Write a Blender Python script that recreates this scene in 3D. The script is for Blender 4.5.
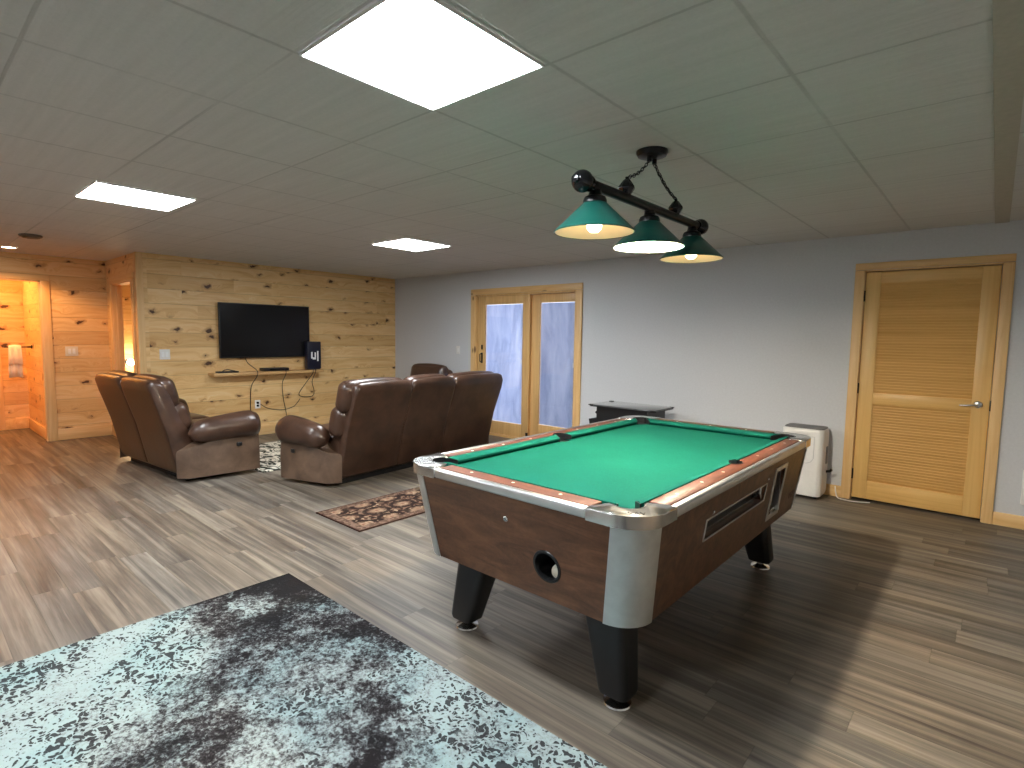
import bpy, bmesh, math, random
from mathutils import Vector, Matrix
S = bpy.context.scene
for o in list(bpy.data.objects):
    bpy.data.objects.remove(o)
COL = S.collection
rnd = random.Random(7)
PI = math.pi

# ------------------------------------------------------------------ camera
CAM = dict(f=548.9, yaw=.7203, pitch=.0870, roll=.0140, loc=(7.7306, -5.7617, 1.4424))
cd = bpy.data.cameras.new('camera')
cam = bpy.data.objects.new('camera', cd)
COL.objects.link(cam)
_f = Vector((-math.sin(CAM['yaw']) * math.cos(CAM['pitch']), math.cos(CAM['yaw']) * math.cos(CAM['pitch']), -math.sin(CAM['pitch'])))
_r = Vector((math.cos(CAM['yaw']), math.sin(CAM['yaw']), 0))
_u = _r.cross(_f)
_r2 = _r * math.cos(CAM['roll']) + _u * math.sin(CAM['roll'])
_u2 = -_r * math.sin(CAM['roll']) + _u * math.cos(CAM['roll'])
M = Matrix((_r2, _u2, -_f)).transposed().to_4x4()
M.translation = Vector(CAM['loc'])
cam.matrix_world = M
cd.sensor_width = 36.0
cd.lens = CAM['f'] / 1024 * 36.0
cd.clip_start = .02
S.camera = cam

# ------------------------------------------------------------------ world, exposure
W = bpy.data.worlds.new('dusk')
S.world = W
W.use_nodes = True
bg = W.node_tree.nodes['Background']
bg.inputs[0].default_value = (.74, .81, 1.0, 1)
bg.inputs[1].default_value = 1.35
S.view_settings.view_transform = 'Standard'
S.view_settings.look = 'None'
S.view_settings.gamma = 1
S.view_settings.use_curve_mapping = False
S.view_settings.exposure = 1.68
S.cycles.diffuse_bounces = 8
PANEL_E = 20       # ceiling panels
BULB_E = (4.5, 1150)   # the two warm bulbs and the white one over the pool table
HALL_W = 8.5
CAN_W = 24.0
SIDE_W = 6.0

# ------------------------------------------------------------------ material helpers
class G:
    def __init__(self, name):
        self.m = bpy.data.materials.new(name)
        self.m.use_nodes = True
        self.t = self.m.node_tree
        self.n = self.t.nodes
        self.b = self.n['Principled BSDF']
        self.out = self.n['Material Output']
        self._oc = None
    def link(self, a, b):
        self.t.links.new(a, b)
    def setin(self, sock, v):
        if isinstance(v, bpy.types.NodeSocket):
            self.link(v, sock)
        elif isinstance(v, (tuple, list)):
            v = tuple(v)
            if sock.type == 'RGBA' and len(v) == 3:
                v = v + (1,)
            sock.default_value = v
        else:
            sock.default_value = v
    def node(self, typ, **kw):
        nd = self.n.new(typ)
        for k, v in kw.items():
            setattr(nd, k, v)
        return nd
    def obj(self):
        if self._oc is None:
            self._oc = self.node('ShaderNodeTexCoord').outputs['Object']
        return self._oc
    def math(self, op, a, b=None, c=None, clamp=False):
        nd = self.node('ShaderNodeMath', operation=op, use_clamp=clamp)
        self.setin(nd.inputs[0], a)
        if b is not None: self.setin(nd.inputs[1], b)
        if c is not None: self.setin(nd.inputs[2], c)
        return nd.outputs[0]
    def add(self, a, b): return self.math('ADD', a, b)
    def mul(self, a, b): return self.math('MULTIPLY', a, b)
    def sep(self, v):
        nd = self.node('ShaderNodeSeparateXYZ'); self.setin(nd.inputs[0], v)
        return nd.outputs
    def comb(self, x, y, z=0.0):
        nd = self.node('ShaderNodeCombineXYZ')
        for i, v in enumerate((x, y, z)): self.setin(nd.inputs[i], v)
        return nd.outputs[0]
    def noise(self, vec, scale=5, detail=4, rough=.5, dist=0.0, dims='3D'):
        nd = self.node('ShaderNodeTexNoise', noise_dimensions=dims)
        self.setin(nd.inputs['Vector'], vec)
        nd.inputs['Scale'].default_value = scale
        nd.inputs['Detail'].default_value = detail
        nd.inputs['Roughness'].default_value = rough
        nd.inputs['Distortion'].default_value = dist
        return nd.outputs[0]
    def white(self, vec):
        nd = self.node('ShaderNodeTexWhiteNoise', noise_dimensions='3D')
        self.setin(nd.inputs['Vector'], vec)
        return nd.outputs['Value']
    def voro(self, vec, scale=1.0, feature='F1', dims='3D', rand=1.0):
        nd = self.node('ShaderNodeTexVoronoi', feature=feature, voronoi_dimensions=dims)
        self.setin(nd.inputs['Vector'], vec)
        nd.inputs['Scale'].default_value = scale
        nd.inputs['Randomness'].default_value = rand
        return nd
    def ramp(self, fac, stops, interp='LINEAR'):
        nd = self.node('ShaderNodeValToRGB')
        cr = nd.color_ramp
        cr.interpolation = interp
        while len(cr.elements) < len(stops): cr.elements.new(.5)
        for e, (p, c) in zip(cr.elements, stops):
            e.position = p
            if isinstance(c, (int, float)): c = (c, c, c)
            e.color = tuple(c) + (1,)
        self.setin(nd.inputs[0], fac)
        return nd.outputs[0]
    def mix(self, fac, a, b, mode='MIX'):
        nd = self.node('ShaderNodeMix', data_type='RGBA', blend_type=mode)
        self.setin(nd.inputs[0], fac)
        self.setin(nd.inputs[6], a)
        self.setin(nd.inputs[7], b)
        return nd.outputs[2]
    def smooth(self, v, lo, hi):
        nd = self.node('ShaderNodeMapRange', interpolation_type='SMOOTHSTEP')
        self.setin(nd.inputs[0], v)
        self.setin(nd.inputs[1], lo); self.setin(nd.inputs[2], hi)
        return nd.outputs[0]
    def bump(self, h, strength=.3, dist=.01):
        nd = self.node('ShaderNodeBump')
        nd.inputs['Strength'].default_value = strength
        nd.inputs['Distance'].default_value = dist
        self.setin(nd.inputs['Height'], h)
        self.link(nd.outputs[0], self.b.inputs['Normal'])
    def set(self, **kw):
        nm = dict(color='Base Color', rough='Roughness', metal='Metallic', spec='Specular IOR Level', coat='Coat Weight',
                  coatr='Coat Roughness', trans='Transmission Weight', ior='IOR', sheen='Sheen Weight', emit='Emission Color', estr='Emission Strength')
        for k, v in kw.items(): self.setin(self.b.inputs[nm[k]], v)
        return self

def srgb(r, g, b):
    f = lambda c: (c / 255 / 12.92) if c / 255 <= .04045 else ((c / 255 + .055) / 1.055) ** 2.4
    return (f(r), f(g), f(b))

def plain(name, col, rough=.5, metal=0.0, var=.06, scale=30, bump=0.0, **kw):
    g = G(name)
    n = g.noise(g.obj(), scale, 3, .55)
    lo = tuple(c * (1 - var) for c in col); hi = tuple(min(1, c * (1 + var)) for c in col)
    g.set(color=g.ramp(n, [(.3, lo), (.7, hi)]), rough=rough, metal=metal, **kw)
    if bump: g.bump(n, bump, .002)
    return g.m

MT = {}
def pine(name, ax, up, row=.178, tone=1.0, joints=True, knots=1.0):
    """boards running along axis ax, stacked along axis up"""
    g = G(name)
    s = g.sep(g.obj())
    idx = 'xyz'.index
    a, u = s[idx(ax)], s[idx(up)]
    ur = g.mul(u, 1 / row)
    r = g.math('FLOOR', ur)
    off = g.white(g.comb(r, 3.7, 1.1))
    col = g.math('FLOOR', g.mul(g.add(a, g.mul(off, 3.1)), 1 / 2.9)) if joints else 0.0
    pid = g.comb(r, col, 5.2)
    t1 = g.white(pid)
    # knots
    kw = g.noise(g.obj(), 14, 2, .5)
    kv = g.voro(g.comb(g.add(g.add(g.mul(a, 1 / .34), g.mul(t1, 17.0)), g.mul(kw, .30)), g.add(g.mul(u, 1 / row), g.mul(g.math('SUBTRACT', kw, .5), .5)), 0), 1.0, 'F1', '2D', 1.0)
    d = kv.outputs['Distance']
    kc = g.sep(kv.outputs['Color'])
    thr = g.mul(g.math('SUBTRACT', kc[0], .40), .27 * knots)
    core = g.smooth(d, thr, g.mul(thr, .55))
    core = g.math('MULTIPLY', core, g.math('GREATER_THAN', thr, .004))
    halo = g.smooth(d, g.add(thr, .14), thr)
    halo = g.mul(halo, g.math('GREATER_THAN', thr, .004))
    # grain
    warp = g.mul(g.math('POWER', 2.718, g.mul(d, -7.0)), .55)
    gv = g.comb(g.add(g.mul(a, 1.1), g.mul(t1, 40.0)), g.add(g.mul(u, 16.0), g.mul(warp, 6.0)), g.mul(t1, 9.0))
    gr = g.noise(gv, 1.5, 5, .6, .6)
    fine = g.noise(g.comb(g.mul(a, 5.0), g.mul(u, 160.0), t1), 1.0, 2, .5)
    base = g.ramp(gr, [(.25, srgb(220 * tone, 174 * tone, 114 * tone)), (.5, srgb(243 * tone, 208 * tone, 150 * tone)), (.75, srgb(250 * tone, 224 * tone, 174 * tone))])
    base = g.mix(g.mul(fine, .18), base, srgb(170, 115, 60))
    tint = g.ramp(t1, [(0, (.80, .70, .58)), (.35, (.95, .90, .83)), (1, (1.0, .98, .95))])
    base = g.mix(1.0, base, tint, 'MULTIPLY')
    base = g.mix(g.mul(halo, .45), base, srgb(150, 92, 45))
    base = g.mix(g.mul(core, .92), base, srgb(58, 30, 16))
    fr = g.math('FRACT', ur)
    edge = g.math('MINIMUM', fr, g.math('SUBTRACT', 1.0, fr))
    groove = g.smooth(edge, .026, .006)
    base = g.mix(g.mul(groove, .34), base, srgb(96, 62, 34))
    g.set(color=base, rough=.42, spec=.4)
    g.bump(g.add(g.mul(groove, -1.0), g.mul(gr, .08)), .5, .006)
    return g.m

def wood(name, ax, lo, hi, rough=.4, sc=(1.2, 22), dark=None, knots=False, coat=0.0):
    """grain along local axis ax"""
    g = G(name)
    s = g.sep(g.obj())
    i = 'xyz'.index(ax)
    o = [k for k in range(3) if k != i]
    v = g.comb(g.mul(s[i], sc[0]), g.mul(s[o[0]], sc[1]), g.mul(s[o[1]], sc[1]))
    n = g.noise(v, 1.0, 5, .6, .9)
    c = g.ramp(n, [(.28, lo), (.72, hi)])
    if dark:
        n2 = g.noise(v, 2.3, 4, .65, 1.5)
        c = g.mix(g.mul(g.smooth(n2, .52, .72), .7), c, dark)
    if knots:
        kv = g.voro(g.comb(g.mul(s[i], 1 / .42), g.mul(s[o[0]], 1 / .2), g.mul(s[o[1]], 1 / .3)), 1.0)
        k = g.sep(kv.outputs['Color'])
        thr = g.mul(g.math('SUBTRACT', k[0], .45), .30)
        core = g.mul(g.smooth(kv.outputs['Distance'], g.add(thr, .02), g.mul(thr, .5)), g.math('GREATER_THAN', thr, .006))
        c = g.mix(g.mul(core, .85), c, srgb(92, 52, 24))
    g.set(color=c, rough=rough, coat=coat, coatr=.2)
    g.bump(n, .12, .003)
    return g.m

def floor_mat():
    g = G('floor_planks')
    s = g.sep(g.obj())
    x, y = s[0], s[1]
    row = g.math('FLOOR', g.mul(y, 1 / .152))
    off = g.white(g.comb(row, .37, .9))
    xx = g.add(x, g.mul(off, 5.0))
    colm = g.math('FLOOR', g.mul(xx, 1 / 1.22))
    pid = g.white(g.comb(row, colm, 2.2))
    pid2 = g.white(g.comb(row, colm, 7.9))
    v = g.comb(g.add(g.mul(x, .55), g.mul(pid, 31.0)), g.mul(y, 15.0), g.mul(pid2, 13.0))
    st = g.noise(v, 1.0, 6, .62, .5)
    st2 = g.noise(g.comb(g.add(g.mul(x, 1.6), g.mul(pid2, 20.0)), g.mul(y, 48.0), pid), 1.0, 4, .6, .3)
    cloud = g.noise(g.comb(g.add(g.mul(x, 1.3), g.mul(pid, 11.0)), g.mul(y, 4.0), pid2), 1.0, 3, .5)
    f = g.add(g.add(g.mul(st, .62), g.mul(st2, .26)), g.add(g.mul(cloud, .20), g.mul(g.math('SUBTRACT', pid2, .5), .06)))
    c = g.ramp(f, [(.28, srgb(50, 44, 40)), (.41, srgb(73, 66, 59)), (.52, srgb(101, 93, 84)), (.63, srgb(132, 123, 110)), (.78, srgb(160, 151, 136))])
    warm = g.ramp(pid, [(0, (1.0, .95, .89)), (.5, (.98, .97, .95)), (1, (.94, .97, 1.0))])
    c = g.mix(1.0, c, warm, 'MULTIPLY')
    fy = g.math('FRACT', g.mul(y, 1 / .152)); ey = g.math('MINIMUM', fy, g.math('SUBTRACT', 1.0, fy))
    fx = g.math('FRACT', g.mul(xx, 1 / 1.22)); ex = g.math('MINIMUM', fx, g.math('SUBTRACT', 1.0, fx))
    seam = g.math('MAXIMUM', g.smooth(ey, .018, .004), g.smooth(ex, .0022, .0005))
    c = g.mix(g.mul(seam, .3), c, srgb(45, 38, 32))
    g.set(color=c, rough=g.add(.36, g.mul(st2, .22)), spec=.42)
    g.bump(g.add(g.mul(st2, .3), g.mul(seam, -.8)), .22, .003)
    return g.m

CG = (5.905, -4.81, .61)
def ceiling_mat():
    g = G('ceiling_tiles')
    s = g.sep(g.obj())
    x, y = s[0], s[1]
    def line(c, o, w):
        f = g.math('FRACT', g.add(g.mul(g.math('SUBTRACT', c, o), 1 / CG[2]), 100.0))
        e = g.math('MINIMUM', f, g.math('SUBTRACT', 1.0, f))
        return g.smooth(e, w, w * .35)
    lx = line(x, CG[0], .018); ly = line(y, CG[1], .014)
    nx = g.smooth(g.noise(g.comb(g.mul(x, .9), g.mul(y, .8), 0), 1.0, 2, .5), .22, .52)
    ny = g.smooth(g.noise(g.comb(g.mul(x, .7), g.mul(y, 1.1), 4), 1.0, 2, .5), .26, .56)
    ln = g.math('MAXIMUM', g.mul(lx, nx), g.mul(ly, ny))
    rid = g.noise(g.comb(g.mul(x, .9), g.mul(y, 21.0), 0), 1.0, 3, .6, .2)
    fine = g.noise(g.obj(), 70, 3, .6)
    c = g.ramp(g.add(g.mul(rid, .6), g.mul(fine, .4)), [(.3, srgb(198, 197, 193)), (.7, srgb(212, 210, 206))])
    c = g.mix(g.mul(ln, .30), c, srgb(104, 102, 96))
    g.set(color=c, rough=.75, spec=.25)
    g.bump(g.add(g.add(g.mul(rid, 1.0), g.mul(fine, .25)), g.mul(ln, -.8)), .40, .008)
    return g.m

def leather(name, c1, c2, rough=.36):
    g = G(name)
    n = g.noise(g.obj(), 5.5, 5, .6, .4)
    n2 = g.noise(g.obj(), 130, 2, .5)
    c = g.ramp(n, [(.3, c1), (.72, c2)])
    g.set(color=c, rough=g.add(rough - .06, g.mul(n, .14)), spec=.55)
    wr = g.noise(g.obj(), 14, 3, .55, 1.4)
    g.bump(g.add(g.mul(n2, .15), g.mul(wr, .55)), .32, .006)
    return g.m

def emit(name, col, strength):
    g = G(name)
    g.set(color=(0.8, .8, .8), emit=col, estr=strength)
    return g.m

def metal(name, col, rough=.25, var=.15, sc=12):
    g = G(name)
    n = g.noise(g.obj(), sc, 4, .6)
    lo = tuple(c * (1 - var) for c in col)
    g.set(color=g.ramp(n, [(.3, lo), (.7, col)]), metal=1.0, rough=g.add(rough, g.mul(n, .12)))
    return g.m

MT['pine_y'] = pine('pine_boards_along_y', 'y', 'z')
MT['pine_x'] = pine('pine_boards_along_x', 'x', 'z')
MT['pine_back'] = pine('pine_boards_entry', 'y', 'z', tone=.98)
MT['trimz'] = wood('pine_trim_upright', 'z', srgb(216, 170, 108), srgb(238, 202, 146), .42, (1.0, 18), knots=True)
MT['trimx'] = wood('pine_trim_along_x', 'x', srgb(214, 168, 106), srgb(236, 200, 142), .42, (1.0, 18), knots=True)
MT['trimy'] = wood('pine_trim_along_y', 'y', srgb(216, 170, 108), srgb(238, 202, 146), .42, (1.0, 18))
MT['oakz'] = wood('door_pine_upright', 'z', srgb(216, 170, 98), srgb(234, 194, 124), .4, (.8, 25))
MT['oakx'] = wood('door_pine_across', 'x', srgb(212, 165, 92), srgb(232, 190, 118), .4, (.8, 25))
MT['patio'] = wood('patio_door_wood', 'z', srgb(200, 156, 98), srgb(224, 184, 124), .4, (.8, 22))
MT['floor'] = floor_mat()
MT['ceiling'] = ceiling_mat()
MT['grey'] = plain('grey_wall_paint', srgb(203, 205, 208), .7, var=.035, scale=55, bump=.12)
MT['leather'] = leather('brown_leather', srgb(50, 34, 26), srgb(80, 56, 43), .31)
MT['leather_l'] = leather('worn_brown_leather', srgb(74, 57, 45), srgb(106, 84, 67), .40)
MT['black'] = plain('black_plastic', srgb(20, 20, 22), .42, var=.1)
MT['blackgloss'] = plain('black_gloss', srgb(10, 10, 12), .12, var=.1)
MT['tvscreen'] = plain('black_screen', srgb(8, 9, 13), .22, var=.1, spec=.35)
MT['darkmetal'] = plain('bronze_black_metal', srgb(26, 25, 27), .32, .5, var=.2)
MT['white'] = plain('white_plastic', srgb(228, 226, 222), .4, var=.02)
MT['cream'] = plain('cream_plastic', srgb(222, 214, 196), .45, var=.02)
MT['chrome'] = metal('chrome', (.78, .78, .76), .12)
MT['alu'] = metal('brushed_aluminium', (.72, .73, .72), .30)
MT['pilaster'] = metal('spotted_aluminium', (.72, .74, .73), .42, .22, 9)
MT['green'] = plain('green_enamel', srgb(16, 68, 60), .30, var=.12, scale=14)
MT['liner'] = plain('cream_enamel', srgb(240, 226, 196), .5, var=.02)
MT['mesh_white'] = plain('white_paper', srgb(238, 238, 236), .6, var=.02)
MT['navy'] = plain('navy_plastic', srgb(18, 20, 42), .4, var=.1)
MT['panel'] = emit('light_panel_diffuser', (.91, .96, 1.0), PANEL_E)
MT['bulb_warm'] = emit('warm_bulb', (1.0, .70, .38), BULB_E[0])
MT['bulb_cool'] = emit('white_bulb', (1.0, .88, .70), BULB_E[1])
MT['sconce_bulb'] = emit('sconce_bulb', (1.0, .85, .6), 25)
MT['orange_bulb'] = emit('orange_bulb', (1.0, .62, .25), 30)
MT['can'] = emit('downlight_lens', (1.0, .82, .6), 14)
MT['towel'] = plain('white_terry', srgb(232, 226, 214), .9, var=.06, scale=90, bump=.6)

def cloth_mat():
    g = G('green_felt')
    n = g.noise(g.obj(), 160, 2, .6)
    n2 = g.noise(g.obj(), 4, 3, .6)
    c = g.ramp(g.add(g.mul(n, .6), g.mul(n2, .4)), [(.3, srgb(11, 76, 64)), (.7, srgb(18, 90, 77))])
    g.set(color=c, rough=.95, spec=.06)
    g.bump(n, .15, .001)
    return g.m
MT['felt'] = cloth_mat()

def walnut(name, c0, c1, c2, rough=.34, ax='x'):
    g = G(name)
    s = g.sep(g.obj())
    v = g.comb(g.mul(s[0], 2.2 if ax == 'x' else 9), g.mul(s[1], 2.2 if ax == 'y' else 9), g.mul(s[2], 9.0))
    n = g.noise(v, 1.3, 6, .62, 1.8)
    sp = g.noise(g.obj(), 60, 2, .6)
    c = g.ramp(g.add(g.mul(n, .85), g.mul(sp, .15)), [(.30, c0), (.52, c1), (.74, c2)])
    g.set(color=c, rough=rough, spec=.45)
    g.bump(n, .08, .002)
    return g.m
MT['walnut'] = walnut('dark_walnut_laminate', srgb(66, 42, 28), srgb(98, 66, 45), srgb(124, 86, 60), .36)
MT['walnut_side'] = MT['walnut']
MT['rosewood'] = walnut('red_walnut_rail', srgb(62, 32, 21), srgb(96, 54, 36), srgb(124, 74, 52), .5, 'y')
MT['rosewood_x'] = walnut('red_walnut_end_rail', srgb(62, 32, 21), srgb(96, 54, 36), srgb(124, 74, 52), .5, 'x')

def big_rug_mat():
    g = G('distressed_rug')
    s = g.sep(g.obj())          # object origin = far corner, x to the right (0..3), y toward camera (negative)
    p = g.obj()
    wob = g.noise(p, 5.0, 4, .65)
    def blob(cx, cy, r, amp):
        dx = g.math('SUBTRACT', s[0], cx); dy = g.math('SUBTRACT', s[1], cy)
        d = g.math('SQRT', g.add(g.mul(dx, dx), g.mul(dy, dy)))
        d = g.add(d, g.mul(g.math('SUBTRACT', wob, .5), .55))
        return g.mul(g.smooth(d, r, r * .6), amp)
    big = g.noise(p, 2.6, 5, .62, .5)
    lay = g.add(.40, g.mul(g.math('SUBTRACT', big, .5), .7))
    for b in ((.28, -1.20, .80, .46), (.95, -.45, .36, .12), (1.32, -.62, .36, .20), (.05, -.05, .38, -.22), (1.90, -.16, .52, .36), (1.35, -.06, .24, .24),
              (.24, -.30, .15, .26), (.74, -.95, .26, -.14), (1.62, -.45, .22, -.14), (2.6, -.5, .7, .2), (1.0, -1.9, .8, .3), (2.2, -1.5, .6, .2)):
        lay = g.add(lay, blob(*b))
    mid = g.noise(p, 17, 5, .68, .8)
    fn = g.noise(p, 62, 3, .72, .5)
    f = g.add(lay, g.add(g.mul(g.math('SUBTRACT', mid, .5), .75), g.mul(g.math('SUBTRACT', fn, .5), 1.0)))
    c = g.ramp(f, [(.32, srgb(34, 31, 32)), (.45, srgb(58, 55, 56)), (.56, srgb(104, 107, 107)), (.68, srgb(142, 151, 149)), (.85, srgb(154, 168, 166))])
    # short dark dashes worn through the pale areas
    wx = g.noise(p, 16, 2, .5); wy = g.noise(g.comb(s[1], s[0], 3.0), 16, 2, .5)
    vo = g.voro(g.comb(g.add(s[0], g.mul(wx, .10)), g.add(g.mul(s[1], 1.25), g.mul(wy, .10)), 0), 46, 'F1', '2D')
    kc = g.sep(vo.outputs['Color'])
    clus = g.smooth(g.noise(p, 3.4, 3, .6), .36, .60)
    thr = g.mul(g.mul(kc[0], .62), g.add(.35, clus))
    dots = g.mul(g.smooth(g.add(vo.outputs['Distance'], g.mul(g.math('SUBTRACT', fn, .5), .35)), g.add(thr, .03), g.add(thr, -.08)), g.smooth(lay, .56, .68))
    c = g.mix(g.mul(dots, .92), c, srgb(42, 39, 41))
    tealn = g.noise(p, 3.1, 3, .5)
    c = g.mix(g.mul(g.smooth(tealn, .42, .68), .5), c, g.mix(1.0, c, srgb(214, 242, 248), 'MULTIPLY'))
    g.set(color=c, rough=.95, spec=.06)
    g.bump(g.add(fn, mid), .5, .005)
    return g.m
MT['bigrug'] = big_rug_mat()

def runner_mat():
    g = G('oriental_rug')
    s = g.sep(g.obj())          # origin near-left corner, x 0..W, y 0..L
    x, y = s[0], s[1]
    Wd = .62
    e = g.math('MINIMUM', g.math('MINIMUM', x, g.math('SUBTRACT', Wd, x)), y)
    fine = g.noise(g.obj(), 60, 3, .7, .6)
    vo = g.voro(g.comb(x, y, 0), 44, 'F1', '2D')
    kc = g.sep(vo.outputs['Color'])
    field = g.ramp(g.add(g.mul(kc[0], .6), g.mul(fine, .5)), [(.2, srgb(46, 32, 28)), (.42, srgb(78, 57, 46)), (.6, srgb(118, 94, 78)), (.8, srgb(156, 136, 114))], 'CONSTANT')
    # medallions in two rows of dark rings
    mx = g.math('SUBTRACT', g.math('FRACT', g.mul(x, 1 / .207)), .5)
    my = g.math('SUBTRACT', g.math('FRACT', g.add(g.mul(y, 1 / .26), .1)), .5)
    d = g.math('SQRT', g.add(g.mul(mx, mx), g.mul(my, my)))
    ring = g.mul(g.smooth(d, .30, .35), g.smooth(d, .50, .44))
    c = g.mix(g.mul(ring, .88), field, srgb(34, 24, 22))
    cen = g.smooth(d, .30, .12)
    c = g.mix(g.mul(cen, .55), c, srgb(176, 148, 122))
    star = g.smooth(g.add(d, g.mul(fine, .06)), .11, .07)
    c = g.mix(g.mul(star, .7), c, srgb(112, 60, 50))
    bor = g.ramp(g.add(g.mul(kc[1], .7), g.mul(fine, .4)), [(.3, srgb(94, 74, 62)), (.55, srgb(120, 98, 84)), (.8, srgb(74, 54, 46))], 'CONSTANT')
    c = g.mix(g.smooth(e, .085, .075), c, bor)
    c = g.mix(g.mul(g.smooth(e, .016, .010), .95), c, srgb(58, 38, 32))
    g.set(color=c, rough=.95, spec=.1)
    g.bump(fine, .5, .004)
    return g.m
MT['runner'] = runner_mat()

def shag_mat():
    g = G('swirl_rug')
    s = g.sep(g.obj())
    n = g.noise(g.comb(g.mul(s[0], 5.0), g.mul(s[1], 9.0), 0), 1.0, 3, .55, 2.2)
    c = g.ramp(n, [(.40, srgb(58, 60, 52)), (.47, srgb(92, 92, 82)), (.52, srgb(222, 216, 198)), (.62, srgb(232, 226, 210)), (.70, srgb(120, 116, 100))])
    g.set(color=c, rough=.95, spec=.1)
    g.bump(n, .5, .006)
    return g.m
MT['shag'] = shag_mat()

def blind_mat(name, k):
    g = G(name)
    s = g.sep(g.obj())
    sl = g.math('FRACT', g.mul(s[2], 1 / .016))
    n = g.noise(g.comb(g.mul(s[0], 7.0), 0.0, g.mul(s[2], 1.6)), 1.0, 5, .65, .5)
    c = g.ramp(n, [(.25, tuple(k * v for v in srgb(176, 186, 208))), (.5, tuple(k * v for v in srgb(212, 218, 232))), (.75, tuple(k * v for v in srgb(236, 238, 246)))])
    d = g.node('ShaderNodeBsdfDiffuse'); g.setin(d.inputs[0], c)
    t = g.node('ShaderNodeBsdfTranslucent'); g.setin(t.inputs[0], g.mix(g.mul(g.smooth(sl, .2, .0), .18), c, (.4, .45, .55)))
    m = g.node('ShaderNodeMixShader'); m.inputs[0].default_value = .55
    g.link(d.outputs[0], m.inputs[1]); g.link(t.outputs[0], m.inputs[2])
    g.link(m.outputs[0], g.out.inputs[0])
    return g.m
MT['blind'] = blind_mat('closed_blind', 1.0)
MT['blind_dim'] = blind_mat('dimmed_blind', .78)  # darker copy of the blind: weaker daylight through it put into the colour
_g = G('window_glass'); _g.set(color=(.97, .98, 1.0), rough=.02, trans=1.0, ior=1.45); MT['glass'] = _g.m
_g = G('smoked_glass_top'); _g.set(color=_g.ramp(_g.noise(_g.obj(), 6, 2), [(.3, (.07, .075, .08)), (.7, (.10, .105, .11))]), rough=.08, spec=.9, coat=.6, coatr=.03); MT['smoked'] = _g.m
MT['concrete'] = plain('outside_concrete', srgb(150, 150, 148), .9, var=.2, scale=8)

# ------------------------------------------------------------------ mesh helpers
def link(o, parent=None):
    COL.objects.link(o)
    if parent is not None:
        o.parent = parent
    return o

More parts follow.
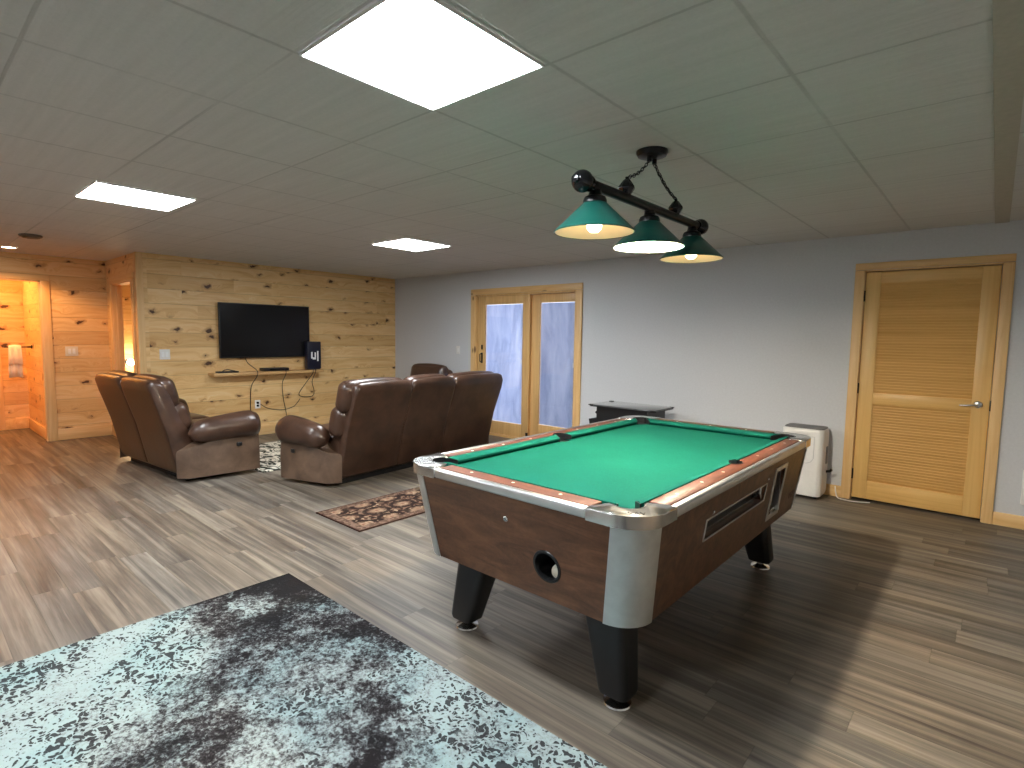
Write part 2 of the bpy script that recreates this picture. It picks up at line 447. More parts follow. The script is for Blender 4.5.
class MB:
    def __init__(self):
        self.bm = bmesh.new()
    def _xf(self, verts, M):
        bmesh.ops.transform(self.bm, matrix=M, verts=verts)
    def box(self, c, s, rot=None, bevel=0, seg=2):
        r = bmesh.ops.create_cube(self.bm, size=1)
        vs = r['verts']
        bmesh.ops.scale(self.bm, vec=s, verts=vs)
        if bevel:
            es = list({e for v in vs for e in v.link_edges})
            rr = bmesh.ops.bevel(self.bm, geom=es, offset=bevel, segments=seg, affect='EDGES', profile=.5)
            vs = list({v for f in rr['faces'] for v in f.verts} | {v for v in vs if v.is_valid})
            # collect whole island
            vs = self._island(vs)
        Mx = Matrix.Translation(c)
        if rot is not None: Mx = Mx @ rot.to_4x4()
        self._xf(vs, Mx)
        return self
    def _island(self, seeds):
        seen = set(seeds); st = list(seeds)
        while st:
            v = st.pop()
            for e in v.link_edges:
                w = e.other_vert(v)
                if w not in seen: seen.add(w); st.append(w)
        return list(seen)
    def b2(self, x0, x1, y0, y1, z0, z1, bevel=0, seg=2):
        return self.box(((x0 + x1) / 2, (y0 + y1) / 2, (z0 + z1) / 2), (abs(x1 - x0), abs(y1 - y0), abs(z1 - z0)), None, bevel, seg)
    def loft(self, rings, cap=True, closed=True):
        vs = [[self.bm.verts.new(p) for p in r] for r in rings]
        n = len(vs[0])
        for a, b in zip(vs, vs[1:]):
            for i in range(n if closed else n - 1):
                j = (i + 1) % n
                try: self.bm.faces.new((a[i], a[j], b[j], b[i]))
                except ValueError: pass
        if cap:
            self.bm.faces.new(list(reversed(vs[0])))
            self.bm.faces.new(vs[-1])
        return self
    def prism(self, poly, z0, z1, M=None, bevel=0, seg=2):
        n0 = len(self.bm.verts)
        a = [self.bm.verts.new((p[0], p[1], z0)) for p in poly]
        b = [self.bm.verts.new((p[0], p[1], z1)) for p in poly]
        n = len(poly)
        self.bm.faces.new(list(reversed(a)))
        top = self.bm.faces.new(b)
        for i in range(n):
            j = (i + 1) % n
            self.bm.faces.new((a[i], a[j], b[j], b[i]))
        vs = a + b
        if bevel:
            es = list(top.edges)
            rr = bmesh.ops.bevel(self.bm, geom=es, offset=bevel, segments=seg, affect='EDGES', profile=.5)
            vs = self._island([v for v in a if v.is_valid])
        if M is not None: self._xf(vs, M)
        return self
    def lathe(self, prof, c=(0, 0, 0), seg=32, M=None):
        rings = []
        for r, z in prof:
            rings.append([(r * math.cos(2 * PI * k / seg), r * math.sin(2 * PI * k / seg), z) for k in range(seg)])
        vs = []
        for r in rings: vs.append([self.bm.verts.new(p) for p in r])
        for a, b in zip(vs, vs[1:]):
            for i in range(seg):
                j = (i + 1) % seg
                self.bm.faces.new((a[i], a[j], b[j], b[i]))
        if prof[0][0] > 1e-6: self.bm.faces.new(list(reversed(vs[0])))
        if prof[-1][0] > 1e-6: self.bm.faces.new(vs[-1])
        allv = [v for r in vs for v in r]
        Mx = Matrix.Translation(c)
        if M is not None: Mx = Mx @ M.to_4x4()
        self._xf(allv, Mx)
        return self
    def shell(self, prof, c=(0, 0, 0), seg=40, M=None):
        vs = []
        for r, z in prof:
            vs.append([self.bm.verts.new((r * math.cos(2 * PI * k / seg), r * math.sin(2 * PI * k / seg), z)) for k in range(seg)])
        vs.append(vs[0])
        for a, b in zip(vs, vs[1:]):
            for i in range(seg):
                j = (i + 1) % seg
                self.bm.faces.new((a[i], a[j], b[j], b[i]))
        Mx = Matrix.Translation(c)
        if M is not None: Mx = Mx @ M.to_4x4()
        self._xf([v for r in vs[:-1] for v in r], Mx)
        return self
    def tube(self, pts, r, seg=10, closed=False):
        pts = [Vector(p) for p in pts]
        rad = r if isinstance(r, (list, tuple)) else [r] * len(pts)
        rings = []
        n = len(pts)
        up = None
        for i, p in enumerate(pts):
            if closed: t = (pts[(i + 1) % n] - pts[i - 1]).normalized()
            else: t = (pts[min(i + 1, n - 1)] - pts[max(i - 1, 0)]).normalized()
            if up is None:
                up = Vector((0, 0, 1)) if abs(t.z) < .9 else Vector((1, 0, 0))
            s = t.cross(up).normalized(); up = s.cross(t).normalized()
            rings.append([tuple(p + (s * math.cos(2 * PI * k / seg) + up * math.sin(2 * PI * k / seg)) * rad[i]) for k in range(seg)])
        if closed:
            rings.append(rings[0])
            self.loft(rings, cap=False)
        else: self.loft(rings)
        return self
    def sphere(self, c, r, sc=(1, 1, 1), u=20, v=12):
        rr = bmesh.ops.create_uvsphere(self.bm, u_segments=u, v_segments=v, radius=r)
        bmesh.ops.scale(self.bm, vec=sc, verts=rr['verts'])
        self._xf(rr['verts'], Matrix.Translation(c))
        return self
    def soft(self, c, s, r, puff=(0, 0, 0), rot=None, n=10, fn=None):
        """rounded cushion: box of size s with corner radius r, faces puffed out by puff per axis"""
        tb = bmesh.new()
        bmesh.ops.create_cube(tb, size=2)
        bmesh.ops.subdivide_edges(tb, edges=list(tb.edges), cuts=n, use_grid_fill=True)
        vs = list(tb.verts)
        h = [x / 2 for x in s]
        for v in vs:
            p = v.co.copy()
            q = Vector((math.sin(p.x * PI / 2) * .35 + p.x * .65, math.sin(p.y * PI / 2) * .35 + p.y * .65, math.sin(p.z * PI / 2) * .35 + p.z * .65))
            w = Vector((q.x * h[0], q.y * h[1], q.z * h[2]))
            inner = Vector([max(-(h[i] - r), min(h[i] - r, w[i])) for i in range(3)])
            d = w - inner
            if d.length > 1e-9:
                w = inner + d.normalized() * min(r, r if max(abs(p.x), abs(p.y), abs(p.z)) > .999 else d.length)
            k = (1 - q.x ** 2, 1 - q.y ** 2, 1 - q.z ** 2)
            w.x += math.copysign(puff[0], p.x) * k[1] * k[2] * (abs(p.x) > .999)
            w.y += math.copysign(puff[1], p.y) * k[0] * k[2] * (abs(p.y) > .999)
            w.z += math.copysign(puff[2], p.z) * k[0] * k[1] * (abs(p.z) > .999)
            if fn: w = fn(w)
            v.co = w
        Mx = Matrix.Translation(c)
        if rot is not None: Mx = Mx @ rot.to_4x4()
        bmesh.ops.transform(tb, matrix=Mx, verts=vs)
        tm = bpy.data.meshes.new('t'); tb.to_mesh(tm); tb.free()
        self.bm.from_mesh(tm); bpy.data.meshes.remove(tm)
        return self
    def build(self, name, mat, parent=None, smooth=None, loc=None, rotz=None, sharp=.6):
        bm = self.bm
        bmesh.ops.recalc_face_normals(bm, faces=bm.faces)
        me = bpy.data.meshes.new(name)
        bm.to_mesh(me); bm.free()
        if isinstance(mat, (list, tuple)):
            for m in mat: me.materials.append(m)
        else: me.materials.append(mat)
        if smooth is None or smooth:
            me.shade_smooth()
            try: me.set_sharp_from_angle(angle=sharp)
            except Exception: pass
        o = bpy.data.objects.new(name, me)
        if loc is not None: o.location = loc
        if rotz is not None: o.rotation_euler = (0, 0, rotz)
        return link(o, parent)

def struct(o): o['kind'] = 'structure'; return o
def tag(o, label, cat, group=None, kind=None):
    o['label'] = label; o['category'] = cat
    if group: o['group'] = group
    if kind: o['kind'] = kind
    return o
def thing(name, label, cat, loc=(0, 0, 0), rotz=0, group=None):
    o = bpy.data.objects.new(name, None)
    o.location = loc; o.rotation_euler = (0, 0, rotz)
    o.empty_display_size = .1
    link(o)
    return tag(o, label, cat, group)
def sempty(name, loc=(0, 0, 0)):
    o = bpy.data.objects.new(name, None); o.location = loc
    link(o); return struct(o)
def Rz(a): return Matrix.Rotation(a, 3, 'Z')
def Rx(a): return Matrix.Rotation(a, 3, 'X')
def Ry(a): return Matrix.Rotation(a, 3, 'Y')
def boolean(o, cutter_mb, mode='DIFFERENCE'):
    c = cutter_mb.build('cutter', MT['black'], o.parent, smooth=False)
    bpy.context.view_layer.update()
    md = o.modifiers.new('b', 'BOOLEAN'); md.operation = mode; md.object = c; md.solver = 'EXACT'
    dg = bpy.context.evaluated_depsgraph_get()
    me = bpy.data.meshes.new_from_object(o.evaluated_get(dg))
    o.modifiers.clear()
    old = o.data; o.data = me; me.name = old.name
    bpy.data.meshes.remove(old)
    cm = c.data
    bpy.data.objects.remove(c); bpy.data.meshes.remove(cm)

H = 2.377
XR, YB = 9.6, -9.2          # right wall, wall behind the camera
XB = -1.40                  # entry wall (with the hall doorway)
YS = -3.745                 # side wall of the entry recess
# ================================================================== setting
struct(MB().b2(-3.2, XR + .1, YB - .1, .16, -.08, 0).build('floor', MT['floor'], smooth=False))
struct(MB().b2(-3.2, XR + .1, YB - .1, .16, H, H + .08).build('ceiling', MT['ceiling'], smooth=False))
# grey wall with two openings
DX0, DX1, DZ = 6.812, 7.742, 2.066       # louvered door opening
GX0, GX1, GZ = 1.945, 3.735, 2.035       # patio door opening
m = MB()
for (x0, x1, z0, z1) in ((0, GX0, 0, H), (GX0, GX1, GZ, H), (GX1, DX0, 0, H), (DX0, DX1, DZ, H), (DX1, XR, 0, H)):
    m.b2(x0, x1, 0, .16, z0, z1)
m.b2(DX0, DX1, .10, .16, 0, DZ)
struct(m.build('wall_far', MT['grey'], smooth=False))
struct(MB().b2(XR, XR + .1, YB, .16, 0, H).build('wall_right', MT['grey'], smooth=False))
struct(MB().b2(-3.2, XR + .1, YB - .1, YB, 0, H).build('wall_back', MT['grey'], smooth=False))
struct(MB().b2(-.10, 0, YS + .10, .16, 0, H).build('wall_television', MT['pine_y'], smooth=False))
# entry recess: side wall with doorway
SX0, SX1, SZ = -1.12, -.225, 2.06
m = MB()
for (x0, x1, z0, z1) in ((XB - .1, SX0, 0, H), (SX0, SX1, SZ, H), (SX1, 0, 0, H)):
    m.b2(x0, x1, YS, YS + .10, z0, z1)
struct(m.build('wall_side', MT['pine_x'], smooth=False))
HY0, HY1, HZ = -5.32, -4.435, 2.062      # hall doorway in the entry wall
m = MB()
for (y0, y1, z0, z1) in ((YB, HY0, 0, H), (HY0, HY1, HZ, H), (HY1, YS, 0, H)):
    m.b2(XB - .1, XB, y0, y1, z0, z1)
struct(m.build('wall_entry', MT['pine_back'], smooth=False))
# the room behind the hall doorway and the one behind the side doorway
m = MB(); m.b2(-2.95, -2.85, -6.4, -4.34, 0, H)
struct(m.build('wall_hall_end', MT['pine_back'], smooth=False))
m = MB(); m.b2(-2.85, XB - .1, -4.43, -4.34, 0, H); m.b2(-2.85, XB - .1, -6.5, -6.4, 0, H)
struct(m.build('wall_hall_side', MT['pine_x'], smooth=False))
m = MB(); m.b2(-2.6, -2.5, -4.30, -1.2, 0, H)
struct(m.build('wall_bedroom_end', MT['pine_back'], smooth=False))
m = MB(); m.b2(-2.5, -.1, -1.3, -1.2, 0, H); m.b2(-2.5, XB - .1, YS + .0, YS + .1, 0, H)
struct(m.build('wall_bedroom_side', MT['pine_x'], smooth=False))
# corner board at the end of the television wall
struct(MB().b2(-.06, .018, YS - .018, YS + .055, 0, H, .003).build('trim_1', MT['trimz']))
# dark batten on the ceiling near the right
struct(MB().b2(7.66, 7.745, -8.6, 0, H - .008, H).build('trim_2', plain('taupe_batten', srgb(176, 170, 156), .7)))

def baseboard(name, segs, mat, h=.11, t=.016):
    m = MB()
    for (x0, x1, y0, y1) in segs: m.b2(x0, x1, y0, y1, 0, h, .004)
    return struct(m.build(name, mat))
baseboard('baseboard_far', [(.016, 1.86, -.016, 0), (3.84, 6.745, -.016, 0), (7.803, XR, -.016, 0)], MT['trimx'], .105)
baseboard('baseboard_television', [(0, .016, YS + .06, 0)], MT['trimy'], .13)
baseboard('baseboard_entry', [(XB, XB + .016, -4.345, YS - .016)], MT['trimy'], .15)
baseboard('baseboard_side', [(XB, -1.205, YS - .016, YS), (-.14, -.065, YS - .016, YS)], MT['trimx'], .15)
baseboard('baseboard_hall', [(-2.85, XB - .12, -4.446, -4.43), (-2.85, -2.834, -6.3, -4.446)], MT['trimx'], .15)
baseboard('baseboard_right', [(XR - .016, XR, YB, 0)], MT['trimy'], .105)

# ---- louvered door (door_1)
d1 = sempty('door_1', (7.265, 0, 0))
ox = -7.265
m = MB()
cw = .076
m.b2(6.745 + ox, 6.745 + cw + ox, -.022, 0, 0, DZ - .002, .004)
c1 = m.build('casing', MT['trimz'], d1)
MB().b2(7.733 + ox, 7.803 + ox, -.022, 0, 0, DZ - .002, .004).build('casing', MT['trimz'], d1)
MB().b2(6.745 + ox, 7.803 + ox, -.022, 0, DZ + .001, 2.127, .004).build('casing', MT['trimx'], d1)
m = MB(); m.b2(DX0 + ox, DX0 + .012 + ox, -.002, .10, 0, DZ); m.b2(DX1 - .012 + ox, DX1 + ox, -.002, .10, 0, DZ); m.b2(DX0 + ox, DX1 + ox, -.002, .10, DZ - .012, DZ)
m.build('jamb', MT['trimz'], d1)
X0, X1 = DX0 + .016 + ox, DX1 - .016 + ox
Y0, Y1 = .004, .038
st = .112
m = MB(); m.b2(X0, X0 + st, Y0, Y1, .022, 2.045, .003); m.build('stile', MT['oakz'], d1)
m = MB(); m.b2(X1 - st, X1, Y0, Y1, .022, 2.045, .003); m.build('stile', MT['oakz'], d1)
for (z0, z1) in ((.022, .185), (.885, .985), (1.95, 2.045)):
    MB().b2(X0 + st, X1 - st, Y0, Y1, z0, z1, .003).build('rail', MT['oakx'], d1)
def louvers(z0, z1, tilt):
    m = MB(); n = int(round((z1 - z0) / .0245)); p = (z1 - z0) / n
    for k in range(n):
        m.box(((X0 + X1) / 2, .020, z0 + p * (k + .5)), (X1 - X0 - 2 * st + .004, .007, .036), Rx(tilt), .002, 1)
    return m
louvers(.185, .885, math.radians(32)).build('louver_panel', MT['oakx'], d1)
louvers(.985, 1.95, math.radians(32)).build('louver_panel', MT['oakx'], d1)
for z in (.24, 1.02, 1.84):
    m = MB(); m.b2(DX0 + ox - .004, DX0 + .018 + ox, -.006, .004, z - .045, z + .045, .002)
    m.tube([(DX0 + .014 + ox, -.006, z - .047), (DX0 + .014 + ox, -.006, z + .047)], .006)
    m.build('hinge', MT['darkmetal'], d1)
hx = 7.655 + ox
h = MB().lathe([(.030, 0), (.030, .006), (.024, .012), (.011, .014), (.011, .05), (0, .05)], (hx, Y0, .945), 24, Rx(PI / 2)).build('handle', MT['chrome'], d1)
MB().tube([(hx, Y0 - .045, .945), (hx - .02, Y0 - .05, .944), (hx - .07, Y0 - .05, .938), (hx - .115, Y0 - .044, .934)], [.011, .010, .008, .007]).build('lever', MT['chrome'], h)
MB().b2(DX1 - .018 + ox, DX1 - .006 + ox, -.006, .002, .90, .985, .002).build('strike_plate', MT['darkmetal'], d1)

# ---- patio door (door_2)
d2 = sempty('door_2', (2.84, 0, 0)); ox = -2.84
MB().b2(1.861 + ox, 1.861 + .10 + ox, -.022, 0, 0, GZ - .002, .004).build('casing', MT['trimz'], d2)
MB().b2(3.832 - .10 + ox, 3.832 + ox, -.022, 0, 0, GZ - .002, .004).build('casing', MT['trimz'], d2)
MB().b2(1.861 + ox, 2.83 + ox, -.022, 0, GZ + .001, 2.117, .004).build('casing', MT['trimx'], d2)
MB().b2(2.832 + ox, 3.832 + ox, -.022, 0, GZ + .001, 2.117, .004).build('casing', MT['trimx'], d2)
m = MB(); m.b2(GX0 + ox, GX0 + .035 + ox, -.004, .16, 0, GZ); m.b2(GX1 - .02 + ox, GX1 + ox, -.004, .16, 0, GZ); m.b2(GX0 + ox, GX1 + ox, -.004, .16, GZ - .025, GZ)
m.b2(GX0 + ox, GX1 + ox, -.004, .16, 0, .03)
m.build('jamb', MT['patio'], d2)
def leaf(x0, x1, y0, y1, sl, sr, zb, zt, name):
    z0, z1 = .032, GZ - .027
    f = MB()
    f.b2(x0, x0 + sl, y0, y1, z0, z1, .003); f.b2(x1 - sr, x1, y0, y1, z0, z1, .003)
    f.b2(x0 + sl, x1 - sr, y0, y1, z0, zb, .003); f.b2(x0 + sl, x1 - sr, y0, y1, zt, z1, .003)
    fr = f.build(name, MT['patio'], d2)
    yc = (y0 + y1) / 2
    MB().b2(x0 + sl - .005, x1 - sr + .005, yc - .010, yc - .006, zb - .005, zt + .005).build('pane', MT['glass'], fr, smooth=False)
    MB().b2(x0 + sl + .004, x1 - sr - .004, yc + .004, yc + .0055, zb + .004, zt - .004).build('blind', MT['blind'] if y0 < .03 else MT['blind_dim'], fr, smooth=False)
    return fr
la = leaf(1.985 + ox, 2.965 + ox, .012, .052, .145, .125, .215, 1.888, 'sliding_leaf')
lb = leaf(2.93 + ox, 3.72 + ox, .062, .100, .175, .042, .245, 1.892, 'fixed_leaf')
m = MB(); m.box((2.075 + ox, .004, 1.12), (.026, .012, .15), None, .004); m.tube([(2.075 + ox, -.002, 1.05), (2.075 + ox, -.038, 1.07), (2.075 + ox, -.038, 1.17), (2.075 + ox, -.002, 1.19)], .008)
m.build('handle', MT['darkmetal'], la)
MB().box((2.075 + ox, .004, 1.275), (.024, .014, .07), None, .004).build('latch', MT['darkmetal'], la)
MB().b2(2.935 + ox, 2.965 + ox, -.006, .012, .04, .115, .003).build('door_stop', MT['black'], la)
for (px, y, z) in ((2.825 + ox, .008, 1.09), (3.672 + ox, .056, 1.075)):
    m = MB(); m.box((px, y, z), (.022, .012, .06), None, .004)
    m.tube([(px, y, z + .03), (px, y, 1.86)], .0025, 6)
    m.build('blind_slider', MT['white'], la if px < .3 else lb)
# outside step and retaining wall
struct(MB().b2(.6, 5.2, .30, 3.2, -.2, -.02).build('patio', MT['concrete'], smooth=False))

# ---- doorway casings
d3 = sempty('door_3', (XB, -4.9, 0)); oy = 4.9
MB().b2(0, .02, HY1 + oy, HY1 + .09 + oy, 0, HZ - .001, .004).build('casing', MT['trimz'], d3)
MB().b2(0, .02, HY0 - .09 + oy, HY0 + oy, 0, HZ - .001, .004).build('casing', MT['trimz'], d3)
MB().b2(0, .02, HY0 - .09 + oy, HY1 + .09 + oy, HZ, HZ + .068, .004).build('casing', MT['trimy'], d3)
m = MB(); m.b2(-.104, .004, HY1 - .018 + oy, HY1 + oy, 0, HZ); m.b2(-.104, .004, HY0 + oy, HY0 + .018 + oy, 0, HZ); m.b2(-.104, .004, HY0 + oy, HY1 + oy, HZ - .018, HZ)
m.build('jamb', MT['trimz'], d3)
d4 = sempty('door_4', (-.67, YS, 0)); ox = .67
MB().b2(SX0 - .085 + ox, SX0 + ox, -.02, 0, 0, SZ - .001, .004).build('casing', MT['trimz'], d4)
MB().b2(SX1 + ox, SX1 + .085 + ox, -.02, 0, 0, SZ - .001, .004).build('casing', MT['trimz'], d4)
MB().b2(SX0 - .085 + ox, SX1 + .085 + ox, -.02, 0, SZ, SZ + .085, .004).build('casing', MT['trimx'], d4)
m = MB(); m.b2(SX0 + ox, SX0 + .018 + ox, -.004, .104, 0, SZ); m.b2(SX1 - .018 + ox, SX1 + ox, -.004, .104, 0, SZ); m.b2(SX0 + ox, SX1 + ox, -.004, .104, SZ - .018, SZ)
m.b2(SX0 + .018 + ox, SX0 + .032 + ox, .04, .075, 0, SZ - .018)
m.build('jamb', MT['trimz'], d4)
# casing of a further door on the hall end wall
d5 = sempty('door_5', (-2.85, -4.9, 0))
MB().b2(0, .02, .12, .20, 0, 2.04, .004).build('casing', MT['trimz'], d5)

# ================================================================== lights
def light_panel(cx, cy, label, e=None):
    t = thing('ceiling_light', label, 'ceiling light', (cx, cy, H), 0, 'square light panels in the ceiling')
    w = .293; i = .284
    m = MB()
    for a, b, c, d in ((-w, w, -w, -i), (-w, w, i, w), (-w, -i, -i, i), (i, w, -i, i)):
        m.b2(a, b, c, d, -.012, -.0005, .002, 1)
    m.build('frame', MT['white'], t)
    MB().b2(-i, i, -i, i, -.008, -.001).build('diffuser', MT['panel'], t, smooth=False)
    return t
P = CG[2]
light_panel(6.208, -4.505, 'largest square ceiling light panel, cut by the top edge of the photo')
light_panel(3.139, -4.55, 'square ceiling light panel at left, before the narrow side doorway')
light_panel(3.099, -2.10, 'smallest square ceiling light panel, before the meeting of pine and grey walls')
light_panel(3.139, -7.0, 'unseen square ceiling light panel added behind the viewer, on the entry side')  # out of view, added to raise the light level of the room
light_panel(6.208, -7.0, 'unseen square ceiling light panel added behind the viewer, over the distressed rug')  # second added panel, unseen, for more light from behind the camera

def point(name, loc, w, col, r=.03, parent=None, spot=None):
    ld = bpy.data.lights.new(name, 'SPOT' if spot else 'POINT')
    ld.energy = w; ld.color = col; ld.shadow_soft_size = r
    if spot: ld.spot_size = spot; ld.spot_blend = .4
    o = bpy.data.objects.new(name, ld); o.location = loc
    return link(o, parent)

# recessed downlight and speaker
t = thing('recessed_downlight', 'small round lit downlight in the ceiling above the hall doorway', 'downlight', (-.80, -4.78, H))
MB().shell([(.062, -.002), (.085, -.001), (.085, -.006), (.062, -.009)]).build('trim_ring', MT['white'], t)
MB().lathe([(0, -.004), (.062, -.004), (.062, -.001), (0, -.001)]).build('lens', MT['can'], t)
point('downlight_lamp', (0, 0, -.03), CAN_W, (1.0, .47, .16), .05, t, math.radians(140))
t = thing('smoke_detector', 'flat round dark disc on the ceiling beside the small downlight', 'smoke detector', (.46, -4.755, H))
MB().lathe([(.09, -.001), (.095, -.010), (.085, -.022), (.05, -.028), (0, -.028)]).build('body', plain('taupe_plastic', srgb(120, 108, 96), .6), t)
MB().shell([(.062, -.026), (.070, -.027), (.070, -.031), (.062, -.031)]).build('vent_ring', MT['darkmetal'], t)
# unseen hall lamp, added to light the room behind the doorway orange
t = thing('added_hall_lamp', 'unseen round orange lamp added on the ceiling of the room behind the left doorway', 'ceiling lamp', (-2.15, -5.2, H))
MB().lathe([(.14, -.001), (.15, -.02), (.14, -.03), (0, -.03)]).build('base', MT['cream'], t)
MB().lathe([(.13, -.031), (.12, -.07), (.07, -.10), (0, -.11)]).build('globe', MT['orange_bulb'], t)
point('added_hall_light', (0, 0, -.16), HALL_W, (1.0, .37, .06), .08, t)
# bedroom wall lamp
t = thing('wall_sconce', 'glowing bulb seen through the narrow side doorway', 'wall lamp', (-2.5, -3.265, .955))
MB().lathe([(.045, 0), (.045, .012), (.015, .02), (.012, .07), (.022, .075), (.022, .10), (0, .10)], (0, 0, 0), 20, Ry(PI / 2)).build('bracket', MT['darkmetal'], t)
MB().sphere((.15, 0, 0), .05, (1.1, 1, 1)).build('bulb', MT['sconce_bulb'], t)
point('sconce_light', (.28, 0, .0), SIDE_W, (1.0, .66, .32), .05, t)

# ---- pool table lamp
FX, FZ = 6.37, 2.10
t = thing('billiard_lamp', 'hanging three-shade green billiard lamp on a black bar above the pool table', 'pendant lamp', (FX, -3.17, H))
def L(x, y, z): return (x - FX, y + 3.17, z - H)
MB().lathe([(.078, -.001), (.078, -.012), (.070, -.026), (.045, -.034), (0, -.036)]).build('canopy', MT['darkmetal'], t)
m = MB()
for y in (-.028, .028): MB().shell([(.006, -.034), (.012, -.034), (.012, -.058), (.006, -.058)], (0, y, 0), 12).build('canopy_hook', MT['darkmetal'], t)

bar = MB(); bar.tube([L(FX, -3.775, FZ), L(FX, -2.54, FZ)], .023, 20)
bar.build('bar', MT['darkmetal'], t)
for y in (-3.778, -2.542):
    s = 1 if y > -3 else -1
    m = MB(); m.sphere(L(FX, y, FZ), .047)
    m.lathe([(.03, -.012), (.034, 0), (.03, .012)], L(FX, y - s * .05, FZ), 20, Rx(PI / 2))
    m.lathe([(.0, .062), (.016, .058), (.018, .046), (.012, .04)], L(FX, y, FZ), 16, Rx(PI / 2) if s < 0 else Rx(-PI / 2))
    m.build('end_ball', MT['blackgloss'], t)
for y, s in ((-3.41, -1), (-2.88, 1)):
    m = MB(); m.lathe([(0, -.042), (.018, -.036), (.040, -.004), (.040, .004), (.018, .034), (.008, .042), (.008, .05), (0, .05)], L(FX, y, FZ + .048), 8)
    m.build('chain_knob', MT['blackgloss'], t)
    # chain links from knob to canopy
    a = Vector(L(FX, y, FZ + .095)); b = Vector((0, s * .028, -.056))
    n = 11; cm = MB()
    for k in range(n):
        f = (k + .5) / n
        p = a.lerp(b, f) + Vector((0, 0, -.018 * math.sin(PI * f)))
        dr = (b - a).normalized()
        q = dr.to_track_quat('X', 'Z').to_matrix() @ Rx((k % 2) * PI / 2)
        L2 = (b - a).length / n
        pts = []
        for j in range(12):
            an = 2 * PI * j / 12
            pts.append(p + q @ Vector((math.cos(an) * L2 * .70, math.sin(an) * .008, 0)))
        cm.tube(pts, .0022, 6, closed=True)
    cm.build('chain', MT['darkmetal'], t)
    if s > 0:
        MB().tube([a.lerp(b, f) + Vector((.004 * math.sin(f * 20), 0, -.018 * math.sin(PI * f) + .004 * math.cos(f * 20))) for f in [i / 20 for i in range(21)]], .0035, 8).build('lamp_cord', MT['black'], t)
RZ = 1.90
for i, y in enumerate((-3.678, -3.175, -2.655)):
    R0 = .176
    sh = MB(); sh.shell([(R0, RZ - H), (R0 + .002, RZ + .004 - H), (.050, RZ + .128 - H), (.046, RZ + .128 - H), (R0 - .003, RZ + .001 - H)], (0, y + 3.17, 0), 56)
    so = sh.build('lamp_shade', MT['green'], t, sharp=1.2)
    MB().shell([(R0 - .005, RZ + .0015 - H), (R0 - .0045, RZ + .0025 - H), (.0445, RZ + .1255 - H), (.0435, RZ + .1235 - H)], (0, y + 3.17, 0), 56).build('shade_lining', MT['liner'], so, sharp=1.2)
    MB().lathe([(.052, .126), (.052, .138), (.046, .152), (.030, .160), (.026, .172), (.026, .182), (0, .182)], (0, y + 3.17, RZ - H), 28).build('shade_cap', MT['darkmetal'], so)
    warm = i != 1
    bz = RZ + .036 - H
    MB().lathe([(0, -.036), (.018, -.033), (.031, -.020), (.034, -.004), (.028, .015), (.016, .034), (.0145, .070), (0, .070)], (0, y + 3.17, bz), 24).build('bulb', MT['bulb_warm'] if warm else MT['bulb_cool'], so)

# ================================================================== pool table
TX0, TX1, TY0, TY1, TZ = 5.641, 6.921, -4.172, -1.942, .845
TCX, TCY = (TX0 + TX1) / 2, (TY0 + TY1) / 2
T = thing('pool_table', 'coin-operated pool table with green cloth, walnut cabinet and silver corners', 'pool table', (TCX, TCY, 0))
hx_, hy_ = (TX1 - TX0) / 2, (TY1 - TY0) / 2
def rrect(hx, hy, r, seg=10):
    pts = []
    for cx, cy, a0 in ((hx - r, hy - r, 0), (-hx + r, hy - r, PI / 2), (-hx + r, -hy + r, PI), (hx - r, -hy + r, 1.5 * PI)):
        for k in range(seg + 1):
            a = a0 + PI / 2 * k / seg
            pts.append((cx + r * math.cos(a), cy + r * math.sin(a)))
    return pts
BZ0, BZ1 = .408, .803
BTX, BTY, BBX, BBY = .625, 1.099, .569, 1.037
def bodyring(z, off=0, r=.125):
    f = (z - BZ0) / (BZ1 - BZ0)
    return [(x, y, z) for x, y in rrect(BBX + (BTX - BBX) * f + off, BBY + (BTY - BBY) * f + off, r + off, 10)]
body = MB().loft([bodyring(BZ0), bodyring(BZ1)]).build('cabinet', MT['walnut'], T, sharp=.5)
# openings: ball return (front end), ball window and coin box (right side)
def face_right(z): return BBX + (BTX - BBX) * (z - BZ0) / (BZ1 - BZ0)
def face_front(z): return -(BBY + (BTY - BBY) * (z - BZ0) / (BZ1 - BZ0))
RH = (6.480 - TCX, .553)            # ball return centre (x, z)
boolean(body, MB().lathe([(.058, -.2), (.058, .2)], (RH[0], face_front(RH[1]) , RH[1]), 28, Rx(PI / 2)))
WY0, WY1, WZ0, WZ1 = -3.585 - TCY, -2.805 - TCY, .615, .700
boolean(body, MB().b2(face_right(.655) - .07, face_right(.655) + .2, WY0, WY1, WZ0, WZ1))
KY0, KY1, KZ0, KZ1 = -2.655 - TCY, -2.490 - TCY, .487, .738
boolean(body, MB().b2(face_right(.61) - .12, face_right(.61) + .2, KY0, KY1, KZ0, KZ1))
body.data.materials.clear(); body.data.materials.append(MT['walnut'])
body.data.shade_smooth(); body.data.set_sharp_from_angle(angle=.5)
slope_x = math.atan2(BTX - BBX, BZ1 - BZ0); slope_y = math.atan2(BTY - BBY, BZ1 - BZ0)
